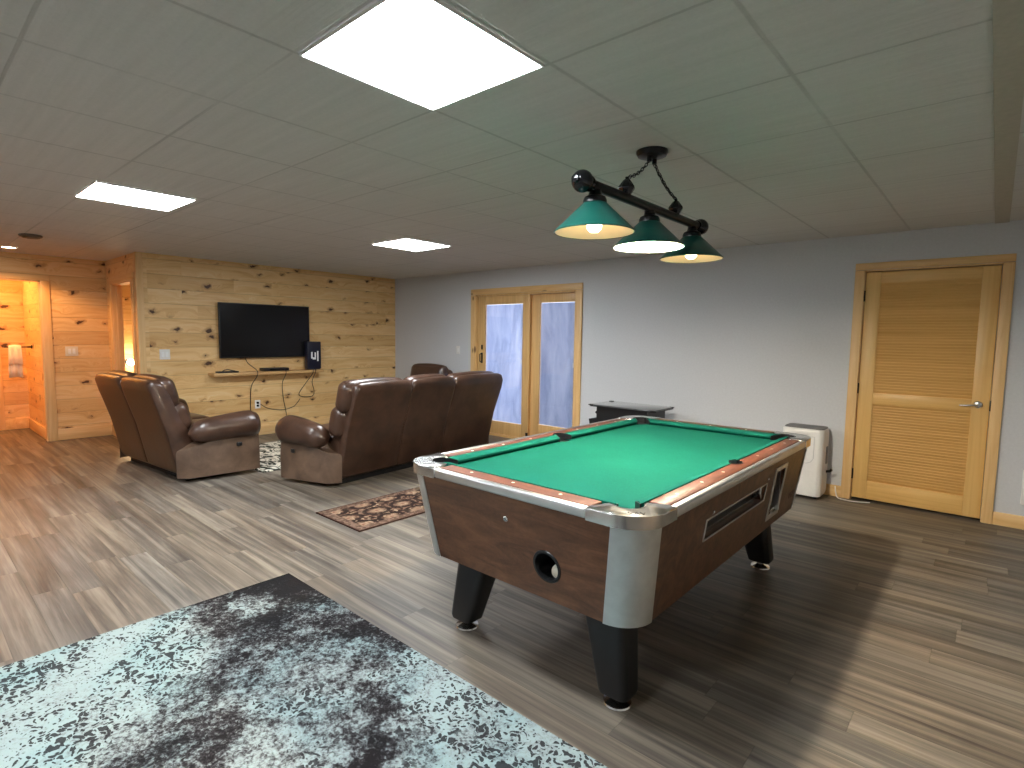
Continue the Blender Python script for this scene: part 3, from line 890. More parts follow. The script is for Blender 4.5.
# ball return lining and ring
yr = face_front(RH[1])
m = MB(); m.shell([(.057, 0), (.0575, .0), (.0575, -.16), (.056, -.16)], (RH[0], yr, RH[1]), 28, Rx(PI / 2)); m.lathe([(.0575, -.161), (.0575, -.158)], (RH[0], yr, RH[1]), 28, Rx(PI / 2))
m.build('ball_return_lining', MT['black'], T)
MB().shell([(.054, -.012), (.056, .004), (.066, .004), (.070, -.004), (.060, -.012)], (RH[0], yr, RH[1]), 32, Rx(PI / 2 + slope_y)).build('ball_return_ring', MT['black'], T)
MB().lathe([(.012, -.002), (.012, .003), (.009, .007), (0, .007)], (6.285 - TCX, face_front(.703), .703), 20, Rx(PI / 2 + slope_y)).build('cabinet_lock', MT['chrome'], T)
# ball window
xr = face_right(.655)
m = MB(); m.b2(xr - .069, xr - .062, WY0 + .001, WY1 - .001, WZ0 + .001, WZ1 - .001)
m.build('ball_window_lining', plain('dark_grey_lining', srgb(70, 70, 68), .4), T)
m = MB(); ro = Ry(slope_x)
def framebox(m, y0, y1, z0, z1, w, th, out):
    zc = (z0 + z1) / 2; hh = (z1 - z0) / 2
    for (ya, yb, za, zb) in ((y0 - w, y1 + w, -hh - w, -hh), (y0 - w, y1 + w, hh, hh + w), (y0 - w, y0, -hh, hh), (y1, y1 + w, -hh, hh)):
        p = Vector((face_right(zc) + out, (ya + yb) / 2, zc)) + ro @ Vector((0, 0, (za + zb) / 2))
        m.box(p, (th, yb - ya, zb - za), ro, .0015, 1)
framebox(m, WY0, WY1, WZ0, WZ1, .007, .006, .001)
m.build('ball_window_frame', MT['alu'], T)
m = MB(); m.b2(xr - .055, xr - .035, WY0 + .002, WY1 - .002, WZ0 + .001, WZ0 + .018); m.b2(xr - .055, xr - .012, WY1 - .022, WY1 - .001, WZ0 + .004, WZ1 - .015, .003)
m.build('ball_gutter', MT['chrome'], T)
for y in (WY0 + .06, WY1 + .012):
    MB().lathe([(.007, -.001), (.007, .003), (.004, .005), (0, .005)], (face_right(.724), y, .724), 14, Ry(PI / 2) @ Rx(0)).build('screw', MT['chrome'], T)
# coin box
m = MB(); m.b2(face_right(.61) - .119, face_right(.61) - .10, KY0 + .001, KY1 - .001, KZ0 + .001, KZ1 - .001)
m.build('coin_box', MT['black'], T)
m = MB(); framebox(m, KY0, KY1, KZ0, KZ1, .026, .007, .001)
m.b2(face_right(.61) - .10, face_right(.61) - .004, KY1 - .012, KY1 - .001, KZ0 + .002, KZ1 - .002)
m.build('coin_box_frame', MT['alu'], T)
m = MB(); m.b2(face_right(.50) - .06, face_right(.50) - .004, KY0 + .06, KY1 - .015, KZ0 + .002, KZ0 + .022, .003)
m.build('coin_slide', MT['chrome'], T)
# pilasters: curved corner plates
def pil(qx, qy):
    rings = []
    for z in (BZ0 - .002, .795):
        pin, pout = [], []
        for off, L_ in ((.0005, pin), (.004, pout)):
            f = (z - BZ0) / (BZ1 - BZ0)
            hx = BBX + (BTX - BBX) * f; hy = BBY + (BTY - BBY) * f; r = .125
            cx, cy = hx - r, hy - r
            for k in range(15):
                a = PI / 2 * k / 14
                L_.append((qx * (cx + (r + off) * math.cos(a)), qy * (cy + (r + off) * math.sin(a)), z))
        rings.append(pout + pin[::-1])
    MB().loft(rings).build('corner_plate', MT['pilaster'], T, sharp=.8)
for qx in (-1, 1):
    for qy in (-1, 1): pil(qx, qy)
# rail: trim strips, corner castings, wood rails, cushions, cloth
CL = .235            # casting leg length
tw_ = .034           # trim width
RI = .112            # outer edge to inner edge of the wood
CN = .158            # outer edge to cushion nose
zt, zb = TZ, .8035
def strip(x0, x1, y0, y1):
    MB().b2(x0, x1, y0, y1, zb, zt, .010, 3).build('trim_strip', MT['alu'], T)
for s in (-1, 1):
    strip(*sorted((s * hx_, s * (hx_ - tw_))), -hy_ + CL, hy_ - CL)
    strip(-hx_ + CL, hx_ - CL, *sorted((s * hy_, s * (hy_ - tw_))))
PR = .060            # pocket radius
pcx, pcy = hx_ - .142, hy_ - .142
def casting(qx, qy):
    r = .135
    poly = [(hx_ - CL, hy_), (hx_ - r, hy_)]
    for k in range(1, 12):
        a = PI / 2 - PI / 2 * k / 12
        poly.append((hx_ - r + r * math.cos(a), hy_ - r + r * math.sin(a)))
    poly += [(hx_, hy_ - r), (hx_, hy_ - CL), (hx_ - tw_, hy_ - CL - .004), (hx_ - RI, hy_ - CL + .03)]
    for k in range(0, 17):
        a = math.radians(-38) + math.radians(166) * k / 16
        poly.append((pcx + PR * math.cos(a), pcy + PR * math.sin(a)))
    poly += [(hx_ - CL + .03, hy_ - RI), (hx_ - CL - .004, hy_ - tw_)]
    poly = [(qx * x, qy * y) for x, y in poly]
    if qx * qy < 0: poly = poly[::-1]
    poly = poly[::-1]
    MB().prism(poly, zb - .003, zt + .002, None, .006, 2).build('corner_casting', MT['chrome'], T, sharp=.9)
for qx in (-1, 1):
    for qy in (-1, 1): casting(qx, qy)
# wood rails
SPR = .052           # side pocket radius
spx = hx_ - RI - .012
for s in (-1, 1):
    pts = [(hx_ - tw_, -hy_ + CL), (hx_ - tw_, hy_ - CL), (hx_ - RI, hy_ - CL)]
    a0 = math.acos(.012 / SPR)
    for k in range(13):
        a = a0 - 2 * a0 * k / 12
        pts.append((spx + SPR * math.cos(a), SPR * math.sin(a)))
    pts += [(hx_ - RI, -hy_ + CL)]
    pts = [(s * x, y) for x, y in pts]
    if s < 0: pts = pts[::-1]
    MB().prism(pts, zb + .001, zt - .001, None, .003, 1).build('side_rail', MT['rosewood'], T, sharp=.9)
    MB().b2(-hx_ + CL, hx_ - CL, *sorted((s * (hy_ - tw_), s * (hy_ - RI))), zb + .001, zt - .001, .003, 1).build('end_rail', MT['rosewood_x'], T)
# little plates and letters on the near corner casting
def strokes(lines, w, place, mat, name):
    m = MB()
    for (a, b) in lines:
        a = Vector(a); b = Vector(b); d = b - a
        m.box(place((a + b) / 2), (d.length, w, .0012), None)
        m.bm.verts.ensure_lookup_table()
        vs = m.bm.verts[-8:]
        c = place((a + b) / 2)
        ax, ay, az = place.axes
        R_ = Matrix((ax * d.normalized().x + ay * d.normalized().y, ay * d.normalized().x - ax * d.normalized().y, az)).transposed().to_4x4()
        bmesh.ops.transform(m.bm, matrix=Matrix.Translation(c) @ R_ @ Matrix.Translation(-Vector(c)), verts=vs)
    return m.build(name, mat, T, smooth=False)
class Place:
    def __init__(self, o, ax, ay): self.o = Vector(o); self.axes = (Vector(ax).normalized(), Vector(ay).normalized(), Vector(ax).cross(Vector(ay)).normalized())
    def __call__(self, p): return self.o + self.axes[0] * p.x + self.axes[1] * p.y
_a = math.radians(40)
strokes([((-.030, .010, 0), (-.022, -.010, 0)), ((-.022, -.010, 0), (-.014, .010, 0)), ((-.008, -.010, 0), (0, .010, 0)), ((0, .010, 0), (.008, -.010, 0)), ((.014, .010, 0), (.022, -.010, 0)), ((.022, -.010, 0), (.030, .010, 0))],
        .004, Place((hx_ - .070, -hy_ + .066, zt + .0026), (math.cos(_a), math.sin(_a), 0), (-math.sin(_a), math.cos(_a), 0)), MT['darkmetal'], 'emblem')
# cushions
cz0 = .810
def cushion(p_back0, p_back1, p_nose0, p_nose1):
    """four (x,y) ends; section rises from cloth to rail"""
    def sec(b, n): 
        b = Vector(b); n = Vector(n)
        return [(b.x, b.y, cz0 + .001), (b.x, b.y, zt + .002), (b.x * .7 + n.x * .3, b.y * .7 + n.y * .3, zt + .003), (b.x * .12 + n.x * .88, b.y * .12 + n.y * .88, zt - .006), (n.x, n.y, zt - .011), (n.x * .97 + b.x * .03, n.y * .97 + b.y * .03, zt - .020), (b.x * .35 + n.x * .65, b.y * .35 + n.y * .65, cz0 + .001)]
    MB().loft([sec(p_back0, p_nose0), sec(p_back1, p_nose1)]).build('cushion', MT['felt'], T, sharp=.5)
cb, cn = hx_ - RI, hx_ - CN
for s in (-1, 1):
    for t2 in (-1, 1):
        cushion((s * cb, t2 * (SPR - .008)), (s * cb, t2 * (hy_ - RI - .062)), (s * cn, t2 * (SPR + .012)), (s * cn, t2 * (hy_ - CN - .066)))
    eb, en = hy_ - RI, hy_ - CN
    cushion((-(hx_ - RI - .062), s * eb), ((hx_ - RI - .062), s * eb), (-(hx_ - CN - .066), s * en), ((hx_ - CN - .066), s * en))
# bed with pocket cut-outs
bx, by = hx_ - RI - .004, hy_ - RI - .004
poly = []
def arc(cx, cy, r, a0, a1, n=12):
    return [(cx + r * math.cos(math.radians(a0 + (a1 - a0) * k / n)), cy + r * math.sin(math.radians(a0 + (a1 - a0) * k / n))) for k in range(n + 1)]
sa = math.degrees(math.acos(.012 / SPR))
def cornerarc(qx, qy):
    d = math.degrees(math.atan2(-qy, -qx))
    return arc(qx * pcx, qy * pcy, PR, d, d, 0)
q = PR * .98
poly += [(bx, -SPR * .97)] + arc(spx, 0, SPR, -90 - 8, -270 + 8)[0:] + [(bx, SPR * .97)]
poly += [(bx, pcy - q * .8)] + arc(pcx, pcy, PR, -40, -230, 14) + [(pcx - q * .8, by)]
poly += [(-pcx + q * .8, by)] + arc(-pcx, pcy, PR, 50, -140, 14) + [(-bx, pcy - q * .8)]
poly += [(-bx, SPR * .97)] + arc(-spx, 0, SPR, 82, -82) + [(-bx, -SPR * .97)]
poly += [(-bx, -pcy + q * .8)] + arc(-pcx, -pcy, PR, 140, -50, 14) + [(-pcx + q * .8, -by)]
poly += [(pcx - q * .8, -by)] + arc(pcx, -pcy, PR, 230, 40, 14) + [(bx, -pcy + q * .8)]
MB().prism(poly, BZ1 + .0005, cz0).build('playing_cloth', MT['felt'], T, smooth=False)
# pockets
def pocket(cx, cy, r, a0, a1, ztop):
    m = MB()
    m.lathe([(r, BZ1 + .0008), (r, BZ1 + .0016)], (cx, cy, 0), 28)
    # wall behind the drop
    inner = arc(cx, cy, r - .003, a0, a1, 16); outer = arc(cx, cy, r + .001, a0, a1, 16)
    m.loft([[(x, y, BZ1 + .001) for x, y in inner + outer[::-1]], [(x, y, ztop) for x, y in inner + outer[::-1]]])
    # jaws: two little blocks facing the table
    m.build('pocket', MT['black'], T)
for qx in (-1, 1):
    for qy in (-1, 1):
        d = math.degrees(math.atan2(qy, qx))
        pocket(qx * pcx, qy * pcy, PR, d - 92, d + 92, zt + .0025)
    d = 0 if qx > 0 else 180
    pocket(qx * spx, 0, SPR, d - 86, d + 86, zt + .002)
# black facings at the cushion ends of pockets
def facing(p, q2):
    p = Vector((p[0], p[1], 0)); q2 = Vector((q2[0], q2[1], 0)); d = (q2 - p); n = Vector((-d.y, d.x, 0)).normalized() * .0025
    MB().loft([[tuple(v + Vector((0, 0, cz0 + .001))) for v in (p - n, p + n, q2 + n, q2 - n)], [tuple(v + Vector((0, 0, zz))) for v, zz in ((p - n, zt + .003), (p + n, zt + .003), (q2 + n, zt - .008), (q2 - n, zt - .008))]]).build('pocket_facing', MT['black'], T)
for s in (-1, 1):
    for t2 in (-1, 1):
        facing((s * cb, t2 * (SPR - .011)), (s * cn, t2 * (SPR + .009)))
        facing((s * cb, t2 * (hy_ - RI - .059)), (s * cn, t2 * (hy_ - CN - .063)))
        facing((s * (hx_ - RI - .059), t2 * (hy_ - RI)), (s * (hx_ - CN - .063), t2 * (hy_ - CN)))
# sights
py_ = hy_ - CN
def sight(x, y):
    MB().lathe([(.0075, 0), (.0070, .0012), (0, .0014)], (x, y, zt - .0012), 4 * 4).build('rail_sight', MT['cream'], T)
sm = hx_ - (tw_ + RI) / 2 - .004
for s in (-1, 1):
    for k in (1, 2, 3, 5, 6, 7): sight(s * sm, -py_ + 2 * py_ * k / 8)
    for k in (1, 2, 3): sight(-cn + 2 * cn * k / 4, s * (hy_ - (tw_ + RI) / 2 - .004))
# legs
def leg(fx, fy, sx, sy):
    # foot centre (fx,fy); top centre shifted inwards
    tx, ty = fx - sx * .070, fy - sy * .035
    rings = []
    for z, cx, cy, wx, wy, r in ((.050, fx, fy, .064, .058, .03), (.065, fx, fy, .068, .061, .03), (BZ0 + .001, tx, ty, .100, .080, .04)):
        rings.append([(cx + x, cy + y, z) for x, y in rrect(wx, wy, r, 5)])
    lg = MB().loft(rings).build('leg', MT['black'], T, sharp=.5)
    MB().lathe([(.056, 0), (.058, .004), (.055, .010), (.030, .018), (.018, .024), (.018, .051), (0, .051)], (fx, fy, 0), 24).build('leveler_foot', MT['chrome'], lg)
for sx, fx in ((-1, 5.845), (1, 6.698)):
    for sy, fy in ((-1, -3.925), (1, -2.165)):
        leg(fx - TCX, fy - TCY, sx, sy)
# sticker marks at the far bottom of the right side
_n = Vector((math.cos(slope_x), 0, -math.sin(slope_x)))
strokes([((-.055, .02, 0), (-.045, -.02, 0)), ((-.045, -.02, 0), (-.032, .02, 0)), ((-.020, -.02, 0), (-.008, .02, 0)), ((-.008, .02, 0), (.004, -.02, 0)), ((.016, .02, 0), (.016, -.02, 0)), ((.032, .02, 0), (.032, -.02, 0)), ((.048, .02, 0), (.056, -.01, 0))],
        .006, Place((face_right(.52) + .001, -2.22 - TCY, .52), (0, 1, 0), (math.sin(slope_x), 0, math.cos(slope_x))), plain('worn_silver_print', srgb(112, 88, 82), .5), 'worn_mark')
# cue ball in the return
b = MB().sphere((0, 0, 0), .0286, u=24, v=16).build('cue_ball', MT['cream'], None, loc=(6.505, TCY + yr + .045, RH[1] - .056 + .0286 + .0015))
tag(b, 'white ball lying in the round ball return hole of the pool table', 'ball')

# ================================================================== seating
def recliner(name, label, cat, loc, rotz, bounds, lean=.225, ztop=1.0, armf=(.17, .17), mats=('leather', 'leather_l'), leans=None, depth=.70, ext=0.0):
    """local x across (left to right seen from behind facing +y), y forward, rear bottom edge at y=0"""
    t = thing(name, label, cat, loc, rotz)
    Lm, Sm = MT[mats[0]], MT[mats[1]]
    W0, W1 = bounds[0], bounds[-1]
    MB().b2(W0 + .02, W1 - .02, .08, depth - .12, .0, .10, .01).build('base', MT['black'], t)
    for i, (a, b) in enumerate(zip(bounds, bounds[1:])):
        w = b - a - .006; xc = (a + b) / 2
        ln = leans[i] if leans else lean
        # back shell: side profile swept across
        def prof(k):
            # k: 0..1 edge rounding factor toward the sides
            e = (1 - k)
            zt_ = ztop - .06 * e
            pts = [(.03, .07), (-.005 + .012 * e, .10), (-ln * .40 + .015 * e, .50), (-ln * .86 + .02 * e, zt_ - .13), (-ln * .97 + .03 * e, zt_ - .055), (-ln * .90 + .02 * e, zt_ - .012), (-ln * .74, zt_), (-ln * .42, zt_ - .02), (-ln * .20, zt_ - .11),
                   (.04, .62), (.16, .40), (.20, .10)]
            return pts
        rings = []
        for u, k in ((-.5, 0), (-.492, .32), (-.475, .6), (-.445, .82), (-.40, .94), (-.2, 1.03), (0, 1.06), (.2, 1.03), (.40, .94), (.445, .82), (.475, .6), (.492, .32), (.5, 0)):
            rings.append([(xc + u * w, y, z) for y, z in prof(k)])
        MB().loft(rings).build('backrest', Lm, t, sharp=1.1)
        ang = math.atan2(ln, .9)
        ro = Rx(ang)
        def ppt(h, f):  # point at height h along the shell front + f forward
            return (xc - ex / 2, -ln * (h / ztop) + f, h)
        ex = ext if i == 0 else 0.0
        MB().soft(ppt(.86, .155), (w * .98 + ex, .17, .30), .075, (0.0, .03, .02), ro, 10).build('head_cushion', Lm, t, sharp=3)
        MB().soft(ppt(.615, .205), (w * .97 + ex, .19, .30), .08, (0, .03, .01), ro, 10).build('lumbar_cushion', Lm, t, sharp=3)
        MB().soft((xc, .43, .395), (w * .97, .56, .19), .07, (0, .01, .03), None, 10).build('seat_cushion', Lm, t, sharp=3)
        MB().soft((xc, depth - .06, .245), (w * .96, .10, .29), .045, (0, .02, 0), None, 8).build('footrest', Lm, t, sharp=3)
    for s, X, fl in ((-1, W0, armf[0]), (1, W1, armf[1])):
        if fl is None: continue
        g = .012
        plan = [(X + s * .0, -.012), (X + s * (.03 + .35 * fl), .06), (X + s * fl, depth - .06), (X + s * (fl - .015), depth - .015), (X + s * (fl - .19), depth - .005), (X + s * .012, .30)]
        if s > 0: plan = plan
        else: plan = plan[::-1]
        # side panel, narrower toward the floor at the front
        pts = plan
        sp = MB()
        sp.loft([[(x, y, .045) for x, y in pts], [(x, y, .06) for x, y in pts], [(x, y, .26) for x, y in pts], [(x - s * .015, y, .30 + .17 * max(0, min(1, (y + .012) / .34))) for x, y in pts]])
        a = sp.build('arm_panel', Sm, t, sharp=.8)
        # padded arm roll
        ya, yb = .07, depth + .035
        xa, xb = X + s * (fl - .13), X + s * (fl - .075)
        n = 13; rings = []
        for k in range(n):
            f = k / (n - 1)
            y = ya + (yb - ya) * f
            x = xa + (xb - xa) * f
            z = .468 + .052 * f ** .7 - .02 * f ** 4
            e = min(1.0, math.sqrt(max(0, 1 - ((f - .5) / .5) ** 6)) + .02)
            rx = (.105 + .040 * f) * e; rz = (.110 + .045 * f) * e
            if f > .9: rx *= .97; rz *= .96
            rings.append([(x + rx * math.cos(2 * PI * j / 20), y, z + rz * math.sin(2 * PI * j / 20) * (1.0 if math.sin(2 * PI * j / 20) > 0 else .95)) for j in range(20)])
        MB().loft(rings).build('arm_pad', Lm, a, sharp=3)
        hy = depth - .22
        hxp = X + s * (fl - .02)
        MB().soft((hxp - s * .002, hy, .325), (.02, .055, .04), .009, (0, 0, 0), None, 4).build('recline_latch', MT['black'], a, sharp=3)
    return t
recliner('reclining_sofa', 'brown leather three-seat reclining sofa seen from behind, beside the pool table', 'sofa', (3.19, -3.09, 0), math.radians(94.5), (.09, .785, 1.42, 2.27), .26, 1.0, (.25, .14), depth=.655, ext=.075)
recliner('reclining_loveseat', 'brown leather two-seat reclining loveseat at left, turned to the pine television wall', 'loveseat', (.55, -4.115, 0), math.radians(5), (0, .70, 1.41), .21, 1.0, (.17, .20), leans=(.23, .23), depth=.725)
recliner('recliner_chair', 'dark brown recliner chair whose top shows behind the sofa by the grey wall', 'armchair', (1.89, -.55, 0), math.radians(183), (0, .72), .2, .955, (.13, .13))

# ================================================================== rugs
def rug(name, x0, x1, y0, y1, mat, th, origin):
    m = MB(); m.b2(x0 - origin[0], x1 - origin[0], y0 - origin[1], y1 - origin[1], .0005, th, .002, 1)
    return m.build(name, mat, None, loc=(origin[0], origin[1], 0))
tag(rug('area_rug', 4.638, 7.70, -6.70, -4.243, MT['bigrug'], .008, (4.638, -4.243)), 'big distressed pale teal and charcoal rug lying in the foreground', 'rug')
tag(rug('oriental_runner', 3.715, 4.335, -3.558, -2.15, MT['runner'], .009, (3.715, -3.558)), 'small brown oriental patterned rug between the sofa and the pool table', 'rug')
tag(rug('swirl_rug', .66, 2.14, -3.27, -1.45, MT['shag'], .010, (.66, -3.3)), 'cream and black swirl patterned rug in front of the television wall', 'rug')

# ================================================================== television wall
t = thing('television', 'flat black television hung on the knotty pine wall', 'television', (0, -2.235, 1.465))
MB().box((.052, 0, 0), (.035, 1.265, .735), None, .006).build('case', MT['black'], t)
MB().box((.0715, 0, .004), (.004, 1.24, .70), None, .001, 1).build('screen', MT['tvscreen'], t)
MB().box((.019, 0, 0), (.032, .42, .42), None, .004).build('wall_bracket', MT['darkmetal'], t)
t = thing('floating_shelf', 'rough pine floating shelf on the wall under the television', 'shelf', (0, -2.22, .885))
m = MB(); m.b2(.001, .20, -.775, .77, -.02, .022, .006)
m.build('board', wood('live_edge_pine', 'y', srgb(188, 140, 84), srgb(226, 186, 128), .5, (1.2, 14), knots=True), t)
m = MB()
for y in (-.55, .55):
    m.prism([(0, -.02), (.15, -.02), (.02, -.10), (0, -.10)], y - .012, y + .012, Matrix(((1, 0, 0, 0), (0, 0, 1, 0), (0, 1, 0, 0), (0, 0, 0, 1))))
SHZ = .885 + .0222
# devices on the shelf
t = thing('streaming_box', 'low black box with a curved top at the left of the shelf under the television', 'set-top box', (.11, -2.80, SHZ))
MB().box((0, 0, .010), (.11, .26, .020), None, .008, 3).build('body', MT['black'], t)
m = MB(); m.tube([(0, -.06, .02), (.0, -.03, .036), (0, .01, .042), (0, .05, .030), (0, .10, .021)], .006, 8); m.build('cable_plug', MT['black'], t)
t = thing('cable_box', 'flat black cable box in the middle of the shelf under the television', 'set-top box', (.10, -2.16, SHZ))
MB().box((0, 0, .024), (.15, .36, .040), None, .010, 3).build('body', MT['black'], t)
MB().box((.0755, 0, .024), (.002, .20, .016), None, .0008, 1).build('display', MT['blackgloss'], t)
for yy in (-.14, .14): MB().lathe([(.012, 0), (.012, .005), (0, .005)], (0, yy, 0), 12).build('rubber_foot', MT['black'], t)
t = thing('router_box', 'dark navy upright box with white letter mark at the right end of the shelf', 'router', (.12, -1.585, SHZ))
MB().box((0, 0, .212), (.10, .215, .405), None, .012, 3).build('body', MT['navy'], t)
m = MB(); m.b2(-.04, .04, -.09, .09, 0, .012, .003); m.build('foot', MT['black'], t)
m = MB()
# white mark: a square "u" hook with a bar beside it, turned on its side edge
x0 = .0502
for (ya, yb, za, zb_) in ((-.055, -.030, .165, .262), (-.030, .020, .150, .182), (.000, .022, .182, .255), (.040, .062, .125, .275)):
    m.b2(x0, x0 + .0012, ya, yb, za, zb_)
m.build('letter_mark', MT['mesh_white'], t, smooth=False)

def cable(label, pts, r=.006, mat='black'):
    # smooth the polyline a little
    P_ = [Vector(p) for p in pts]; out = []
    for i in range(len(P_) - 1):
        p0 = P_[max(i - 1, 0)]; p1 = P_[i]; p2 = P_[i + 1]; p3 = P_[min(i + 2, len(P_) - 1)]
        for k in range(6):
            u = k / 6
            out.append(.5 * ((2 * p1) + (-p0 + p2) * u + (2 * p0 - 5 * p1 + 4 * p2 - p3) * u * u + (-p0 + 3 * p1 - 3 * p2 + p3) * u ** 3))
    out.append(P_[-1])
    o = MB().tube(out, r, 8).build('cable', MT[mat], None)
    return tag(o, label, 'cable')
cable('black cable running from the television down past the left half of the shelf', [(.03, -2.53, 1.10), (.05, -2.50, 1.02), (.212, -2.455, .93), (.210, -2.455, .85), (.04, -2.46, .70), (.015, -2.47, .45), (.024, -2.47, .16)], .005)
cable('thin black cable hanging from the cable box on the shelf to the floor', [(.212, -2.05, .925), (.212, -2.05, .86), (.06, -2.03, .72), (.02, -2.0, .50), (.03, -1.97, .30), (.03, -1.96, .15)], .0045)
cable('black cable looping below the navy router box at the right end of the shelf', [(.212, -1.64, .93), (.212, -1.64, .86), (.05, -1.67, .70), (.02, -1.76, .55), (.02, -1.70, .50), (.02, -1.55, .50), (.02, -1.52, .58), (.04, -1.56, .72), (.212, -1.60, .87), (.212, -1.60, .93)], .0045)
cable('black cord drooping along the pine wall from the white outlet toward the shelf cables', [(.014, -2.33, .44), (.007, -2.22, .37), (.007, -2.02, .33), (.007, -1.85, .36), (.007, -1.78, .42), (.007, -1.74, .47)], .0045)

def plate(name, label, cat, loc, rotz, w=.075, h=.118, kind='outlet', n=1, mat='white'):
    """faces local -y"""
    t = thing(name, label, cat, loc, rotz)
    MB().box((0, -.003, 0), (w, .006, h), None, .002, 2).build('cover_plate', MT[mat], t)
    for k in range(n):
        xo = (k - (n - 1) / 2) * .045
        if kind == 'outlet':
            for z in (-.02, .02):
                MB().box((xo, -.0065, z), (.032, .003, .028), None, .004, 2).build('socket', MT['blackgloss'] if z else MT['white'], t)
        else:
            MB().box((xo, -.0065, 0), (.030, .004, .066), None, .0015, 2).build('rocker', MT['mesh_white'], t)
    return t
plate('wall_outlet', 'white wall outlet on the pine wall below the shelf', 'outlet', (0, -2.365, .44), PI / 2)
plate('light_switch', 'white light switch on the pine wall left of the television', 'light switch', (0, -3.488, 1.157), PI / 2, .115, .125, 'switch', 2)
plate('light_switch', 'cream light switch plate on the pine wall between the two doorways', 'light switch', (XB, -4.155, 1.165), PI / 2, .135, .125, 'switch', 2, 'cream')
plate('light_switch', 'white light switch on the grey wall left of the glass door', 'light switch', (1.575, 0, 1.22), 0, .075, .12, 'switch')

# towel on a bar in the room behind the left doorway
t = thing('towel_bar', 'dark towel bar fixed on the orange-lit pine wall behind the left doorway', 'towel bar', (-2.30, -4.43, 1.20))
m = MB(); m.lathe([(.026, 0), (.026, .008), (.012, .014), (.010, .05), (0, .05)], (0, 0, 0), 20, Rx(PI / 2)); m.tube([(0, -.045, 0), (0, -.20, 0), (.0, -.29, 0)], .008)
m.build('rod', MT['darkmetal'], t)
m = MB()
rows = []
for side, ln in ((-1, .40), (1, .26)):
    pass
NX = 18
prof = [(-.030, -.42), (-.034, -.30), (-.030, -.15), (-.022, -.05), (-.014, .0), (0, .014), (.014, 0), (.024, -.05), (.034, -.13), (.036, -.24)]
rings = []
for k, (px, pz) in enumerate(prof):
    ring_o, ring_i = [], []
    for j in range(NX + 1):
        f = j / NX
        wv = .010 * math.sin(f * 13 + k * .4) * min(1, abs(pz) * 6)
        sp = 1 + .12 * min(1, abs(pz) * 3)
        y = -.115 - .13 * f
        y = -.18 + (y + .18) * sp
        ring_o.append((px * 1.0 + wv + math.copysign(.004, px), y, pz + .006 + .012 * math.sin(f * 3)))
        ring_i.append((px * .55 + wv, y, pz - .002 + .012 * math.sin(f * 3)))
    rings.append(ring_o + ring_i[::-1])
tw = MB().loft(rings).build('towel', MT['towel'], None, loc=(-2.30, -4.43, 1.20), sharp=3)
tag(tw, 'white towel hung over the bar in the room behind the left doorway', 'towel')

# ================================================================== by the grey wall
# cocktail arcade cabinet
t = thing('cocktail_arcade_table', 'black cocktail arcade table with glass top against the grey wall', 'arcade table', (4.82, -.50, 0))
TW, TD = .395, .24
def octo(w, d, c): return [(-w + c, -d), (w - c, -d), (w, -d + c), (w, d - c), (w - c, d), (-w + c, d), (-w, d - c), (-w, -d + c)]
top = MB().prism(octo(TW, TD, .04), .695, .708).build('table_top', MT['black'], t, smooth=False)
MB().prism(octo(TW - .012, TD - .012, .035), .708, .716, None, .003).build('glass_top', MT['smoked'], t)
m = MB()
for (sx, sy) in ((-1, -1), (1, -1), (1, 1), (-1, 1)):
    m.box((sx * (TW - .03), sy * (TD - .025), .712), (.05, .04, .010), None, .003)
m.build('corner_clip', MT['black'], t)
m = MB(); m.loft([[(-.27, -.20, 0.02), (.27, -.20, 0.02), (.27, .20, .02), (-.27, .20, .02)], [(-.27, -.20, .46), (.27, -.20, .46), (.27, .20, .46), (-.27, .20, .46)], [(-.30, -.205, .56), (.30, -.205, .56), (.30, .205, .56), (-.30, .205, .56)], [(-.30, -.205, .695), (.30, -.205, .695), (.30, .205, .695), (-.30, .205, .695)]])
m.build('cabinet', MT['black'], t, sharp=.3)
for s in (-1, 1):
    p = MB(); pts = [(s * .28, .40), (s * .40, .44), (s * .42, .545), (s * .29, .565)]
    p.loft([[(x, -.17, z) for x, z in pts], [(x, .17, z) for x, z in pts]])
    cp = p.build('control_panel', MT['black'], t, sharp=.3)
    MB().tube([(s * .37, -.08, .55), (s * .375, -.08, .60)], .006).sphere((s * .375, -.08, .612), .017).build('joystick', MT['blackgloss'], cp)
    m = MB()
    for yy in (.0, .05, .10): m.lathe([(.014, 0), (.014, .008), (0, .010)], (s * .36, yy, .555), 14)
    m.build('button', plain('red_button' + str(s), srgb(150, 26, 24), .35), cp)
MB().box((.18, -.209, .50), (.20, .012, .26), None, .003).build('coin_door', MT['darkmetal'], t)
m = MB()
for sx in (-1, 1):
    for sy in (-1, 1): m.lathe([(.02, 0), (.02, .012), (.01, .021), (0, .021)], (sx * .22, sy * .16, 0), 14)
m.build('foot', MT['black'], t)

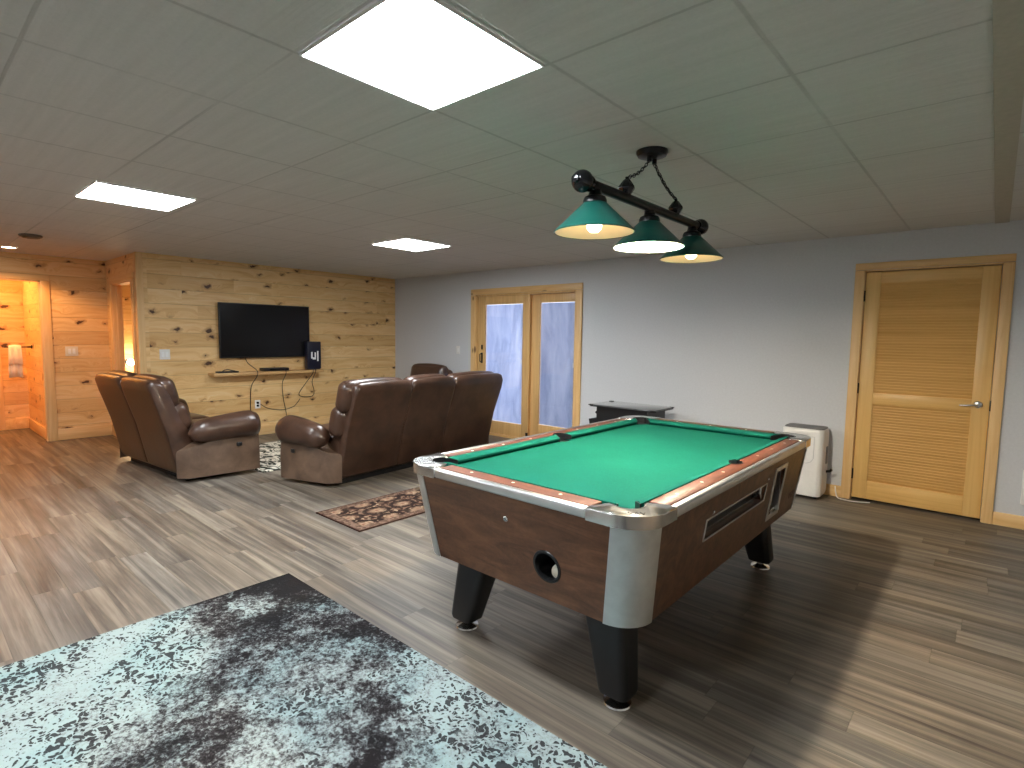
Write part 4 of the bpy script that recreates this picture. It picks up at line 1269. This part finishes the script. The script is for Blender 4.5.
# portable air conditioner
ACX, ACY = 6.458, -.165
t = thing('portable_air_conditioner', 'white portable air conditioner on the floor beside the louvered door', 'air conditioner', (ACX, ACY, 0))
hw, hd = .178, .135
def acring(z, s=1.0, dy=0): return [(x * s, y * s + dy, z) for x, y in rrect(hw, hd, .05, 7)]
MB().loft([acring(.03, .95), acring(.05, .985), acring(.10, 1.0), acring(.40, 1.0), acring(.612, .985), acring(.634, .96), acring(.638, .93)]).build('shell', MT['white'], t, sharp=.7)
m = MB(); m.loft([[(x * .93, y * .80 + .015, .6385) for x, y in rrect(hw, hd, .04, 6)], [(x * .90, y * .75 + .015, .650) for x, y in rrect(hw, hd, .04, 6)]])
m.build('top_grille', plain('grey_grille', srgb(110, 108, 108), .5), t)
m = MB()
z0, z1, y = .33, .575, -hd - .0015
pts = [(-.10, y, z1), (.105, y, z1), (.105, y, z0 + .05), (.085, y, z0 + .015), (.05, y, z0), (-.06, y, z0), (-.095, y, z0 + .02), (-.10, y, z0 + .05)]
m.tube(pts, .0028, 6, closed=True); m.build('front_panel_seam', plain('seam_grey', srgb(196, 194, 192), .5), t)
m = MB()
for k in range(6): m.b2(-.08, .085, -hd - .003, -hd - .0005, .588 + k * .005 - .01, .5905 + k * .005 - .01)
m.build('outlet_vent', MT['white'], t, smooth=False)
MB().box((hw + .001, .02, .40), (.012, .05, .16), None, .005).build('side_handle', plain('grey_recess', srgb(120, 120, 122), .5), t)
MB().tube([(hw - .01, .05, .24), (hw + .03, .045, .25), (hw + .045, .04, .27)], .012).build('drain_plug', MT['black'], t)
m = MB()
for sx in (-1, 1):
    for sy in (-1, 1): m.sphere((sx * .13, sy * .09, .017), .0165, u=14, v=8)
m.build('caster', MT['black'], t)
cable('white power cord on the floor between the air conditioner and the louvered door', [(6.70, -.03, .10), (6.71, -.035, .04), (6.73, -.06, .006), (6.78, -.10, .006), (6.87, -.10, .006), (6.98, -.045, .006)], .005, 'white')

# white panel at the right edge of the photo, on the grey wall
t = thing('wall_heater', 'white wall panel on the grey wall right of the louvered door, at the photo edge', 'wall heater', (8.105, 0, .335))
MB().box((0, -.022, 0), (.30, .040, .27), None, .008, 3).build('cover', MT['white'], t)
m = MB()
for k in range(9): m.box((0, -.0425, -.10 + k * .025), (.22, .002, .008))
m.build('grille', plain('heater_slots', srgb(170, 168, 166), .5), t, smooth=False)
